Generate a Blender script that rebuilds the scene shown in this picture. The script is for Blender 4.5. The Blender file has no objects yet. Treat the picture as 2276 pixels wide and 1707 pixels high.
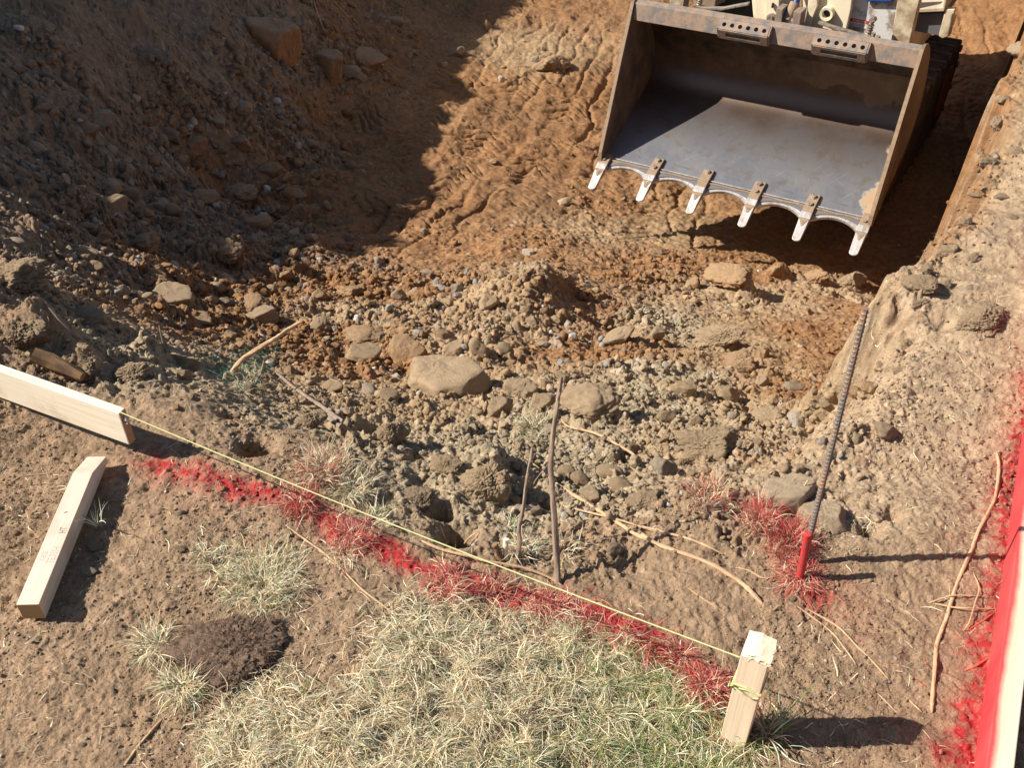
import bpy, math, random, time
T0 = time.time()
import numpy as np
from mathutils import Vector, Matrix
random.seed(5); RNG = np.random.RandomState(11)
S = bpy.context.scene
COL = S.collection

# ------------------------------------------------------------------ camera, sky, sun, exposure
CAM_H, PITCH, FPX, CX, CY = 1.45, math.radians(40), 2213.0, 1138.0, 853.5
cam = bpy.data.cameras.new('camera'); co = bpy.data.objects.new('camera', cam); COL.objects.link(co)
co.location = (0, 0, CAM_H); co.rotation_euler = (math.radians(50), 0, 0)
cam.sensor_width = 36; cam.lens = FPX / 2276 * 36; cam.clip_start = .05; cam.clip_end = 500
S.camera = co
SUN_EL, SUN_PHI = math.radians(39.8), math.radians(0.5)          # travel direction of the light
w = bpy.data.worlds.new('World'); S.world = w; w.use_nodes = True
nt = w.node_tree; bg = nt.nodes['Background']; sky = nt.nodes.new('ShaderNodeTexSky')
sky.sky_type = 'NISHITA'; sky.sun_disc = False; sky.sun_elevation = SUN_EL
sky.sun_rotation = math.radians(270 - 0.5)
nt.links.new(sky.outputs[0], bg.inputs[0]); bg.inputs[1].default_value = 0.064
sl = bpy.data.lights.new('sun', 'SUN'); so = bpy.data.objects.new('sun', sl); COL.objects.link(so)
sl.energy = 5.0; sl.angle = math.radians(.55); sl.color = (1, .94, .85)
sd = Vector((math.cos(SUN_EL) * math.cos(SUN_PHI), math.cos(SUN_EL) * math.sin(SUN_PHI), -math.sin(SUN_EL)))
so.rotation_euler = sd.to_track_quat('-Z', 'Y').to_euler(); so.location = (-6, 0, 6)
S.view_settings.view_transform = 'Standard'; S.view_settings.look = 'None'
S.view_settings.exposure = 0.80; S.view_settings.gamma = 1
S.render.engine = 'CYCLES'

# ------------------------------------------------------------------ picking helpers (pixel of the photo -> a place in the world)
cp, sp = math.cos(PITCH), math.sin(PITCH)
Fv = np.array([0, cp, -sp]); Rv = np.array([1., 0, 0]); Uv = np.array([0, sp, cp]); C0 = np.array([0, 0, CAM_H])
K = 2276 / 2212
def ray(u, v):
    u = np.asarray(u, float); v = np.asarray(v, float)
    return Fv + ((u - CX) / FPX)[..., None] * Rv - ((v - CY) / FPX)[..., None] * Uv
def onz(u, v, z):
    d = ray(u, v); t = (np.asarray(z) - CAM_H) / d[..., 2]
    return C0 + t[..., None] * d

# ------------------------------------------------------------------ noise
def _h(ix, iy, s):
    n = (ix.astype(np.int64) * 374761393 + iy.astype(np.int64) * 668265263 + s * 2147483647) & 0xFFFFFFFF
    n = ((n ^ (n >> 13)) * 1274126177) & 0xFFFFFFFF
    n = ((n ^ (n >> 16)) * 2246822519) & 0xFFFFFFFF
    return ((n ^ (n >> 15)) & 0xFFFFFF) / float(0xFFFFFF)
def perlin(x, y, s=0):
    ix = np.floor(x); iy = np.floor(y); fx = x - ix; fy = y - iy
    def g(dx, dy):
        a = _h(ix + dx, iy + dy, s) * 6.2831853
        return np.cos(a) * (fx - dx) + np.sin(a) * (fy - dy)
    ux = fx * fx * fx * (fx * (fx * 6 - 15) + 10); uy = fy * fy * fy * (fy * (fy * 6 - 15) + 10)
    a = g(0, 0); b = g(1, 0); c = g(0, 1); d = g(1, 1)
    return 1.5 * ((a + (b - a) * ux) + ((c + (d - c) * ux) - (a + (b - a) * ux)) * uy)
def fbm(x, y, s=0, o=4, lac=2.1, gain=.5):
    r = 0; a = 1; t = 0
    for i in range(o):
        r = r + a * perlin(x, y, s + 17 * i); t += a; x = x * lac + 3.1; y = y * lac + 1.7; a *= gain
    return r / t
def domes(x, y, cell, s, dens, rmin=.22, rmax=.48, flat=.8, facet=.25):
    """half buried stones: height of the tallest dome over each point, in metres; dens in 0..1"""
    x = x / cell; y = y / cell
    x = x + .16 * perlin(x * 2.3, y * 2.3, s + 5); y = y + .16 * perlin(x * 2.3 + 9, y * 2.3, s + 6)
    ix = np.floor(x); iy = np.floor(y); out = np.zeros_like(x)
    cid = np.zeros_like(x)
    for dx in (-1, 0, 1):
        for dy in (-1, 0, 1):
            jx = ix + dx; jy = iy + dy
            px = jx + .15 + .7 * _h(jx, jy, s); py = jy + .15 + .7 * _h(jx, jy, s + 1)
            r = rmin + (rmax - rmin) * _h(jx, jy, s + 2) ** 1.5
            on = _h(jx, jy, s + 3) < dens
            th = _h(jx, jy, s + 4) * 6.28; e = .65 + .5 * _h(jx, jy, s + 7)
            ax = (x - px) * np.cos(th) + (y - py) * np.sin(th); ay = -(x - px) * np.sin(th) + (y - py) * np.cos(th)
            ax = ax * e; ay = ay / e
            d = np.sqrt(ax * ax + ay * ay) * (1 - facet) + facet * np.maximum(np.abs(ax), np.abs(ay)) * 1.2
            q = 1 - (d / r) ** 2
            tilt = 1 + .5 * (_h(jx, jy, s + 9) - .5) * ax / r
            hgt = np.where(on & (q > 0), r * flat * np.sqrt(np.maximum(q, 0)) * tilt, 0)
            m = hgt > out; out = np.where(m, hgt, out); cid = np.where(m, _h(jx, jy, s + 8), cid)
    return out * cell, cid
def sstep(a, b, x):
    t = np.clip((x - a) / (b - a), 0, 1); return t * t * (3 - 2 * t)

# ------------------------------------------------------------------ terrain control data (points read off the photo at 2212 px width, with a height)
ORG, MUD, TAN, GRY, TOP, PAL, SHD, YEL = 0, 1, 2, 3, 4, 5, 6, 7
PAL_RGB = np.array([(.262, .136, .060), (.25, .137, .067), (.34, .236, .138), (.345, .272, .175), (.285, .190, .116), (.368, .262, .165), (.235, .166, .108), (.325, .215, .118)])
# px, py, z, clods, mud, colour
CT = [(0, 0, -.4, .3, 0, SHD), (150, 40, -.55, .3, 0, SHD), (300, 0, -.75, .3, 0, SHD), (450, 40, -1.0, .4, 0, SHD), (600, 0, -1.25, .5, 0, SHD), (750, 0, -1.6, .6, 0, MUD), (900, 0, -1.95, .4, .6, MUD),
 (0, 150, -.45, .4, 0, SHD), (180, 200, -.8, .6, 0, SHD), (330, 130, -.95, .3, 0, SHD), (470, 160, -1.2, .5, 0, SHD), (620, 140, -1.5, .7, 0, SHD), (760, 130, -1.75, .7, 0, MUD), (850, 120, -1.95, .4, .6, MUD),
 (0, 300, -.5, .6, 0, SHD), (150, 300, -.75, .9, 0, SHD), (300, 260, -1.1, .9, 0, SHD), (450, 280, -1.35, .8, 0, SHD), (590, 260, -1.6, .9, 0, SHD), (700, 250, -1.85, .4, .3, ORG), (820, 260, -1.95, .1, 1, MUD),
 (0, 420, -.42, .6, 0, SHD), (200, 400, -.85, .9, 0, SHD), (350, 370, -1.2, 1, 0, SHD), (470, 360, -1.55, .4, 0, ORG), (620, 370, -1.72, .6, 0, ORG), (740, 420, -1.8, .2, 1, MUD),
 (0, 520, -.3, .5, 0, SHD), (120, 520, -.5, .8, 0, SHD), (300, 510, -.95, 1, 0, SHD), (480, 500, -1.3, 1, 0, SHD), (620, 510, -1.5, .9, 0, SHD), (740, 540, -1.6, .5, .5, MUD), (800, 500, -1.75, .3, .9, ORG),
 (60, 600, -.02, .5, 0, TOP), (150, 660, -.15, .6, 0, TOP), (260, 640, -.55, .5, 0, TOP), (400, 600, -.95, .9, 0, ORG), (520, 640, -1.05, 1, 0, ORG), (680, 620, -1.3, 1, 0, ORG),
 (30, 700, .05, .5, 0, TOP), (230, 730, -.14, .6, 0, GRY), (350, 700, -.6, .6, 0, ORG), (500, 700, -.8, .9, 0, ORG), (640, 720, -.88, .9, 0, ORG), (760, 680, -1.05, 1, 0, TAN),
 (120, 780, 0, .3, 0, TOP), (300, 800, -.05, .7, 0, GRY), (420, 790, -.28, .6, 0, GRY), (540, 790, -.5, .5, 0, TOP), (650, 830, -.52, .7, 0, TAN), (760, 800, -.72, .9, 0, ORG),
 (350, 880, 0, .1, 0, TOP), (470, 870, -.03, .2, 0, TOP), (560, 900, -.12, .6, 0, GRY), (700, 900, -.3, .5, 0, TAN), (860, 960, -.16, .8, 0, GRY), (800, 870, -.46, .6, 0, TAN),
 (620, 960, 0, .2, 0, TOP), (750, 1020, 0, .1, 0, TOP), (900, 1060, -.05, .6, 0, GRY), (1060, 1000, -.12, .8, 0, GRY), (1000, 1160, -.02, .2, 0, TOP), (950, 900, -.42, .6, 0, TAN),
 (1150, 590, -1.12, .9, 0, TAN), (1020, 640, -1.2, 1, 0, TAN), (900, 640, -1.35, .9, 0, ORG), (1250, 640, -1.22, .5, 0, ORG), (1100, 720, -.92, .8, 0, TAN), (980, 760, -.82, .8, 0, TAN), (1200, 760, -.9, .6, 0, ORG), (1320, 760, -.92, .7, 0, ORG),
 (860, 780, -.82, .8, 0, ORG), (930, 830, -.7, .6, 0, TAN), (1080, 850, -.6, .9, 0, TAN), (1250, 880, -.48, .9, 0, GRY), (1400, 870, -.5, .9, 0, GRY), (1180, 960, -.3, .8, 0, GRY), (1330, 990, -.24, 1, 0, GRY),
 (1250, 1080, -.12, 1, 0, GRY), (1120, 1120, -.1, .6, 0, GRY), (1430, 1100, -.03, .5, 0, TOP), (1300, 1180, -.02, .5, 0, TOP), (1480, 960, -.22, .7, 0, TAN), (1600, 980, -.14, .8, 0, TAN),
 (1000, 0, -2.1, .2, 1, MUD), (1200, 0, -2.2, .3, .6, ORG), (1150, 120, -2.12, .35, .3, YEL), (1010, 180, -2.1, .2, 1, ORG), (1250, 200, -2.2, .2, 1, ORG), (940, 330, -2.02, .4, .8, ORG), (1100, 330, -2.12, .2, 1, ORG), (1250, 350, -2.18, .3, .8, ORG),
 (850, 430, -1.9, .2, .9, MUD), (1000, 440, -1.95, .15, .9, ORG), (1150, 420, -2.0, .15, .9, MUD), (1300, 440, -2.1, .5, .5, ORG), (880, 520, -1.68, .2, .3, ORG), (1000, 540, -1.7, .35, .2, ORG), (1130, 510, -1.75, .5, 0, ORG), (1280, 500, -1.95, .5, .2, YEL), (1430, 500, -2.08, .25, .7, YEL),
 (1350, 600, -1.6, .45, 0, ORG), (1450, 570, -1.85, .6, 0, ORG), (1560, 560, -1.98, .5, .1, ORG), (1520, 640, -1.6, .5, 0, TAN), (1640, 590, -2.0, .5, 0, ORG), (1660, 650, -1.7, .6, 0, TAN),
 (1700, 500, -2.22, .2, .7, ORG), (1850, 560, -2.2, .2, .7, ORG), (1780, 620, -1.95, .6, .1, TAN), (1930, 600, -2.15, .3, .5, ORG), (1900, 680, -1.7, .4, .1, ORG), (1450, 700, -1.3, .7, 0, GRY), (1600, 720, -1.35, .3, .1, YEL), (1760, 720, -1.4, .4, .1, ORG), (1860, 780, -1.2, .4, 0, ORG),
 (1450, 800, -.75, .9, 0, GRY), (1600, 800, -.98, .5, .1, YEL), (1740, 840, -.85, .6, 0, ORG), (1830, 880, -.75, .4, 0, ORG), (1560, 880, -.6, .9, 0, TAN), (1700, 920, -.5, .9, 0, TAN), (1820, 960, -.4, .7, 0, PAL), (1700, 1010, -.18, .7, 0, PAL), (1600, 1070, -.04, .4, 0, PAL), (1500, 1130, -.01, .3, 0, TOP),
 (1900, 960, -.35, .4, 0, PAL), (1950, 1000, -.1, .3, 0, PAL), (1800, 1100, 0, .3, 0, PAL), (1700, 1250, 0, .15, 0, TOP), (1900, 1250, 0, .12, 0, TOP), (2100, 1100, 0, .1, 0, PAL), (2100, 1400, 0, .1, 0, TOP),
 (1900, 1640, 0, .1, 0, TOP), (1500, 1300, 0, .12, 0, TOP), (1300, 1300, 0, .1, 0, TOP), (1000, 1300, 0, .1, 0, TOP), (700, 1250, 0, .1, 0, TOP), (300, 1150, 0, .1, 0, TOP), (60, 1000, 0, .1, 0, TOP), (60, 1500, 0, .1, 0, TOP),
 (500, 1500, .005, .1, 0, TOP), (1000, 1500, .015, .1, 0, TOP), (1300, 1640, .0, .1, 0, TOP), (200, 900, 0, .1, 0, TOP), (0, 860, .02, .2, 0, TOP)]
CT = np.array(CT, float)
cw = onz(CT[:, 0] * K, CT[:, 1] * K, CT[:, 2])
# world points that carry the ground on outside the picture: x, y, z, clods, mud, colour
EX = np.array([(-3, .5, .02, .1, 0, TOP), (-3, 1.8, .05, .1, 0, TOP), (-3.2, 2.7, 0, .2, 0, TOP), (-6, 1, .1, .1, 0, TOP), (-6, 3, .1, .2, 0, TOP), (0, -2, 0, .1, 0, TOP), (0, 0, 0, .1, 0, TOP), (3, -2, 0, .1, 0, TOP), (2, 0, 0, .1, 0, TOP), (-3, -2, 0, .1, 0, TOP),
 (-3.4, 4.2, -.1, .4, 0, SHD), (-4, 6, .1, .4, 0, SHD), (-3.6, 7.5, -.2, .4, 0, SHD), (-3.2, 9.5, -.6, .4, 0, SHD), (-8, 6, .4, .3, 0, TOP), (-8, 10, .3, .3, 0, TOP), (-3, 13, -.4, .4, 0, SHD),
 (3.2, 5.5, -2.2, .2, .6, ORG), (3.4, 7.5, -2.2, .2, .6, ORG), (1.5, 8, -2.25, .2, .8, MUD), (2.6, 4.6, -2.2, .2, .5, ORG), (2, 10, -2.25, .2, .8, MUD), (4.5, 10, -2.2, .2, .6, ORG), (0, 12, -2.1, .2, .8, MUD), (3, 13, -2.1, .2, .8, MUD), (5.5, 7, -2.2, .2, 0, ORG),
 (-1.5, 11.5, -1.9, .4, .5, MUD), (0, 16, -.3, .3, 0, TAN), (4, 16, -.3, .3, 0, TAN), (-6, 16, 0, .3, 0, TOP), (8, 14, 0, .3, 0, TAN), (10, 4, -1.5, .2, 0, TOP), (0, 24, 0, .2, 0, TOP), (-12, 24, 0, .2, 0, TOP), (12, 24, 0, .2, 0, TOP), (-12, 0, 0, .2, 0, TOP), (12, -3, 0, .2, 0, TOP)], float)
PX = np.concatenate([cw[:, 0], EX[:, 0]]); PY = np.concatenate([cw[:, 1], EX[:, 1]]); PZ = np.concatenate([cw[:, 2], EX[:, 2]])
PA = np.concatenate([CT[:, 3:], EX[:, 3:]])
def tps(r2): return .5 * r2 * np.log(r2 + 1e-9)
n = len(PX); A = np.zeros((n + 3, n + 3)); d2 = (PX[:, None] - PX) ** 2 + (PY[:, None] - PY) ** 2
A[:n, :n] = tps(d2) + np.eye(n) * .012; A[:n, n] = 1; A[:n, n + 1] = PX; A[:n, n + 2] = PY; A[n:, :n] = A[:n, n:].T
TW = np.linalg.solve(A, np.concatenate([PZ, np.zeros(3)]))
# coarse tables of height and zone values (5 cm), looked up bilinearly
GX0, GY0, GS = -12.0, -3.0, .05
gx = np.arange(GX0, 12.01, GS); gy = np.arange(GY0, 24.01, GS)
GXX, GYY = np.meshgrid(gx, gy); shp = GXX.shape
def table():
    X = GXX.ravel(); Y = GYY.ravel(); Z = np.zeros(len(X)); AT = np.zeros((len(X), 5))
    onehot = np.concatenate([PA[:, :2], PAL_RGB[PA[:, 2].astype(int)]], 1)
    for a in range(0, len(X), 20000):
        x = X[a:a + 20000]; y = Y[a:a + 20000]
        r2 = (x[:, None] - PX) ** 2 + (y[:, None] - PY) ** 2
        Z[a:a + 20000] = tps(r2) @ TW[:n] + TW[n] + TW[n + 1] * x + TW[n + 2] * y
        wgt = 1 / (r2 + .004) ** 1.9
        AT[a:a + 20000] = (wgt @ onehot) / wgt.sum(1)[:, None]
    return Z.reshape(shp), AT.reshape(shp + (5,))
TZ, TA = table()
TZ = np.clip(TZ, -2.4, 1.2)
def look(T, x, y):
    fx = np.clip((x - GX0) / GS, 0, shp[1] - 1.001); fy = np.clip((y - GY0) / GS, 0, shp[0] - 1.001)
    ix = fx.astype(int); iy = fy.astype(int); fx = fx - ix; fy = fy - iy
    if T.ndim == 3: fx = fx[..., None]; fy = fy[..., None]
    return (T[iy, ix] * (1 - fx) + T[iy, ix + 1] * fx) * (1 - fy) + (T[iy + 1, ix] * (1 - fx) + T[iy + 1, ix + 1] * fx) * fy
RIM = onz(*(np.array([(2330, -120), (2250, 0), (2185, 150), (2125, 330), (2062, 495), (2000, 560), (1962, 610), (1948, 700), (1915, 830), (1885, 900), (1800, 960), (1700, 1040), (1640, 1120)]).T * K), 0.0)
RIM = RIM[np.argsort(RIM[:, 1])]
def rimx(y): return np.where(y > RIM[-1, 1], RIM[-1, 0] + (y - RIM[-1, 1]) * .5, np.interp(y, RIM[:, 1], RIM[:, 0]))
# hollows (-) and lumps (+): px, py, radius in px, height in m
DENT = [(550, 960, 34, -.16), (985, 1150, 34, -.17), (950, 1100, 26, -.14), (915, 1045, 20, -.1), (700, 600, 50, -.06), (495, 895, 20, -.05), (1700, 1110, 25, -.05), (470, 380, 70, -.14),
 (1880, 1140, 22, -.05), (2040, 690, 40, -.03), (900, 985, 26, -.06), (1590, 1010, 22, -.07), (1130, 640, 90, .10), (1170, 600, 50, .08), (1320, 700, 55, -.10), (1250, 640, 30, -.05), (1030, 780, 40, .07), (760, 760, 60, -.05), (600, 200, 60, .10), (380, 180, 50, .14), (200, 260, 60, .10), (480, 90, 60, .15), (120, 120, 60, .12), (300, 60, 50, .12), (620, 330, 40, -.12), (940, 380, 50, .05), (1020, 250, 40, .05), (1180, 1090, 22, -.05), (60, 610, 60, .08), (110, 725, 60, .09), (200, 790, 45, .06), (330, 770, 40, .06), (1600, 640, 40, .14), (1570, 590, 30, -.1), (1680, 600, 30, .1), (760, 320, 30, -.04), (1490, 1500, 60, .01), (1370, 1215, 40, -.025), (1060, 1010, 60, .06), (1930, 1110, 20, -.04)]
def hit(u, v, fn, t0=.9, t1=15., st=.01):
    """first meeting of the view rays with the ground"""
    d = ray(u, v); t = np.full(len(d), t0); live = np.ones(len(d), bool)
    while live.any() and t.min() < t1:
        p = C0 + t[:, None] * d; below = p[:, 2] < fn(p[:, 0], p[:, 1])
        live &= ~below; live &= t < t1; t = np.where(live, t + st * (.5 + t * .3), t)
    lo = t - st * (.5 + t * .3) * 1.05; hi = t
    for _ in range(8):
        m = (lo + hi) / 2; p = C0 + m[:, None] * d; b = p[:, 2] < fn(p[:, 0], p[:, 1]); hi = np.where(b, m, hi); lo = np.where(b, lo, m)
    return C0 + hi[:, None] * d, hi
_D = None
def zbase(x, y, dents=True):
    z = look(TZ, x, y)
    z = z + .035 * fbm(x * 1.7, y * 1.7, 3, 3)
    # steep cut along the right bank
    rx = rimx(y) + .12 * fbm(x * .3 + 4, y * 2.6, 8, 3) + .05 * perlin(x * 2, y * 9, 9) + .022 * perlin(x * 3, y * 27, 10) + .010 * perlin(x * 8, y * 70, 12)
    wd = .07 + .1 * sstep(3.2, 1.7, y) + .10 * np.clip(perlin(x * 1, y * 4.3, 13), 0, 1)
    bank = .06 * fbm(x * 1.9, y * 1.9, 21, 4) * sstep(1.2, 2.2, y) + .02 * fbm(x * 1.3, y * 1.3, 22, 2) + .02 * sstep(0, .3, x - rx) * sstep(1.6, 2.4, y)
    k = sstep(-wd, .02, x - rx + .03 * fbm(x * 9, y * 9, 14, 2)) * sstep(1.25, 1.6, y)
    z = z * (1 - k) + bank * k
    wm = 4 * k * (1 - k) * sstep(1.6, 2.4, y); z = z + wm * (.16 * fbm(x * 14, y * 7, 15, 4) + .10 * perlin(x * 40, y * 22, 16))
    # added spoil bank, unseen at the left, crest shaped to shade the pit
    crest = np.interp(y, [2.9, 3.3, 3.7, 4.5, 5, 5.7, 6.4, 7.3, 8.3, 9.4, 10.7, 13], [2.05, 1.95, 1.8, 1.62, 1.66, 1.42, 1.28, 1.29, 1.4, 1.64, 1.9, 2.1]) + .10 * perlin(y * 2.3, y * 0 + 8, 32) + .08 * perlin(y * 6.5, y * 0 + 2, 33)
    hh = np.clip(1 - np.abs(x + 4.75) / 1.9, 0, 1) * sstep(2.75, 3.05, y) * (1 - sstep(13, 17, y))
    z = z * (1 - sstep(0, .8, hh)) + (crest) * hh + 0
    if dents and _D is not None:
        for (cx_, cy_, r, h) in _D:
            q = ((x - cx_) ** 2 + (y - cy_) ** 2) / (r * r); z = z + h * np.exp(-q * 1.3)
    return z
pts_, t_ = hit(np.array([d[0] for d in DENT]) * K, np.array([d[1] for d in DENT]) * K, lambda x, y: zbase(x, y, False))
_D = [(p[0], p[1], d[2] * K * t / FPX, d[3]) for p, d, t in zip(pts_, DENT, t_)]

def zone(x, y):
    a = look(TA, x + .06 * perlin(x * 5, y * 5, 41) + .03 * perlin(x * 17, y * 17, 43), y + .06 * perlin(x * 5 + 7, y * 5, 42) + .03 * perlin(x * 17, y * 17 + 5, 44))
    rx = rimx(y); k = sstep(0, .12, x - rx) * sstep(1.3, 1.7, y)
    cl = a[..., 0] * (1 - k) + .13 * k; mu = a[..., 1] * (1 - k)
    edge = sstep(3.2, 1.2, y) * (1 - sstep(.15, .5, x - rx * .0 - .82 - .02 * y)) * 0
    top = PAL_RGB[PAL] * 1.0
    far = sstep(2.0, 3.4, y)[..., None]
    bankc = top * (1 - far) + PAL_RGB[TAN] * 1.08 * far
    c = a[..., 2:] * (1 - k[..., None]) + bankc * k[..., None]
    return cl, mu, c, k

def detail(x, y):
    """clods, stones and tread marks: height, plus an id for colouring"""
    cl, mu, c, k = zone(x, y)
    near = sstep(3.0, 1.5, y)
    z = 0 * x
    # lumpy soil at several sizes
    z += (.012 + .045 * cl + .012 * mu) * fbm(x * 6, y * 6, 51, 3) * (1 - .5 * near)
    bil = lambda f_, s_, o_: .35 - np.abs(fbm(x * f_ + .4 * perlin(x * f_ * .5, y * f_ * .5, s_ + 2), y * f_, s_, o_)) * 1.6
    mm = 1 - .75 * mu
    z += (.004 + .030 * cl) * mm * bil(17, 52, 3)
    z += (.0028 + .011 * cl) * mm * bil(52, 53, 3) + .0016 * bil(130, 58, 2) * near + .0022 * fbm(x * 230, y * 230, 59, 2) * near
    # ledges and slabs of broken earth on the shaded slope
    sl_ = fbm((x * .8 + y * .6) * 1.6, (y * .8 - x * .6 + z * 2) * 4.2, 68, 3); led = sstep(-2.2, -.9, x) * 0 + (1 - sstep(-1.3, -.7, x)) * sstep(2.6, 3.6, y)
    z += led * (.10 * (np.floor(sl_ * 6) / 6) + .06 * np.abs(sl_))
    z -= (.010 * (1 - mu) + .002) * np.maximum(0, .32 - np.abs(fbm(x * 9, y * 9, 54, 3))) * (.4 + cl)
    patch = np.clip(.5 + 1.3 * perlin(x * 2.2, y * 2.2, 55), 0, 1)
    nm = 1 - mu * .85
    tot = 0 * x; ident = 0 * x
    for (cell, s, dn, fl, am) in ((.14, 60, .40, .62, 1), (.08, 70, .46, .7, 1), (.042, 80, .5, .75, 1), (.022, 90, .62, .8, 1), (.0115, 100, .8, .85, 1)):
        if cell > .05: den = dn * sstep(.35, .9, cl) * (.35 + .65 * patch) * nm
        elif cell > .03: den = dn * sstep(.15, .8, cl) * nm
        elif cell > .015: den = dn * (.08 + .92 * sstep(.05, .6, cl)) * (1 - .85 * mu) * np.where(k > .5, 1.6, 1)
        else: den = (.28 + .65 * sstep(.05, .5, cl)) * (1 - .85 * mu) * np.clip(.6 + perlin(x * 6, y * 6, 57), .15, 1)
        h, i = domes(x, y, cell, s, den, flat=fl)
        h = h * (1 + .5 * perlin(x / cell * 3.1, y / cell * 3.1, s + 30)) + (h > 0) * .05 * cell * perlin(x / cell * 8, y / cell * 8, s + 31)
        m = h > tot * .6; tot = tot + h * (.8 if cell < .1 else .95) * (.55 + .45 * sstep(.1, .5, cl) if cell < .03 else 1); ident = np.where(m & (h > 0), i, ident)
    z += tot
    # smeared mud with tread marks: the machine has run along the pit
    ax, ay = .24, .97
    u = x * ay - y * ax; v = x * ax + y * ay                      # across, along
    wu = u + .10 * fbm(x * 2, y * 2, 61, 2); wv = v + .20 * fbm(x * 1.6 + 5, y * 1.6, 62, 3) + .45 * np.abs(np.sin(u * 6.5)) * .35
    ph = wv / .105
    tri = np.abs(ph - np.floor(ph) - .5) * 2
    lug = sstep(.62, .97, tri + .25 * fbm(x * 9, y * 9, 63, 2)) * np.clip(.35 + 1.6 * perlin(x * 2.7, y * 2.7, 64), 0, 1)
    torn = np.maximum(0, fbm(u * 9, v * 5, 65, 3)) ** 1.0
    z += mu * (-.034 * lug + .016 * torn)
    rut = np.exp(-((wu - .18 * np.round(wu / .18)) / .018) ** 2) * np.clip(perlin(u * 2, v * .5, 66) * 2, 0, 1)
    z -= mu * .045 * rut
    z += mu * .034 * (.3 - np.abs(fbm(u * 3.2, v * .7, 45, 3))) * 1.5
    st = np.floor(fbm(u * 5 + 3, v * 3.4, 67, 3) * 7) / 7 + .0
    z += mu * .020 * st
    fl = fbm(u * 7 + 1.5 * fbm(x * 5, y * 5, 47, 2), v * 17 + 1.2 * fbm(x * 5, y * 5, 46, 2), 69, 3); z += (mu * .5 + .12) * (.020 * np.floor(fl * 5) / 5 + .010 * fl)
    # horizontal bedding on the cut faces / shaded left bank
    return z, ident, cl, mu, c, k
GR = {}
def ZG(x, y):
    Y, s, hw, Z = GR['Y'], GR['s'], GR['hw'], GR['Z']
    i = np.clip(np.searchsorted(Y, y) - 1, 0, len(Y) - 2); fy = np.clip((y - Y[i]) / (Y[i + 1] - Y[i]), 0, 1); out = 0
    for j, w_ in ((i, 1 - fy), (i + 1, fy)):
        xs = x / hw[j]; big = np.abs(xs) > 1
        xs = np.where(big, np.sign(x) * (1 + (np.abs(x) - hw[j]) / 6), xs)
        c = np.clip(np.searchsorted(s, xs) - 1, 0, len(s) - 2); fx = np.clip((xs - s[c]) / (s[c + 1] - s[c]), 0, 1)
        out = out + w_ * (Z[j, c] * (1 - fx) + Z[j, c + 1] * fx)
    return out
def drop(P):
    """P: (n,2) in 2212-wide picture units -> world points on the ground, distance"""
    P = np.asarray(P, float) * K
    return hit(P[:, 0], P[:, 1], ZG)
def at(px, py):
    p, t = drop([(px, py)]); return p[0]

# ------------------------------------------------------------------ mesh / object helpers
def mesh(name, V, Fs, cols=None, smooth=True, mat=None):
    V = np.asarray(V, np.float32); me = bpy.data.meshes.new(name)
    if isinstance(Fs, np.ndarray):
        nf, k = Fs.shape; me.vertices.add(len(V)); me.vertices.foreach_set('co', V.ravel())
        me.loops.add(nf * k); me.loops.foreach_set('vertex_index', Fs.astype(np.int32).ravel())
        me.polygons.add(nf); me.polygons.foreach_set('loop_start', np.arange(0, nf * k, k, dtype=np.int32))
        me.update(calc_edges=True)
    else:
        me.from_pydata([tuple(map(float, v)) for v in V], [], [tuple(int(i) for i in f) for f in Fs]); me.update()
    if smooth: me.polygons.foreach_set('use_smooth', np.ones(len(me.polygons), bool))
    if cols is not None:
        at_ = me.color_attributes.new('Col', 'FLOAT_COLOR', 'POINT')
        c4 = np.ones((len(V), 4), np.float32); c4[:, :3] = cols[:, :3]
        if cols.shape[1] > 3: c4[:, 3] = cols[:, 3]
        at_.data.foreach_set('color', c4.ravel())
    if mat: me.materials.append(mat)
    return me
def link(name, me, parent=None):
    o = bpy.data.objects.new(name, me); COL.objects.link(o)
    if parent: o.parent = parent
    return o
def tag(o, label, cat=None, group=None, kind=None):
    if label: o['label'] = label
    if cat: o['category'] = cat
    if group: o['group'] = group
    if kind: o['kind'] = kind
    return o
def empty(name, loc, rz=0):
    o = bpy.data.objects.new(name, None); COL.objects.link(o); o.location = loc; o.rotation_euler = (0, 0, rz); o.empty_display_size = .1
    return o
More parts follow.
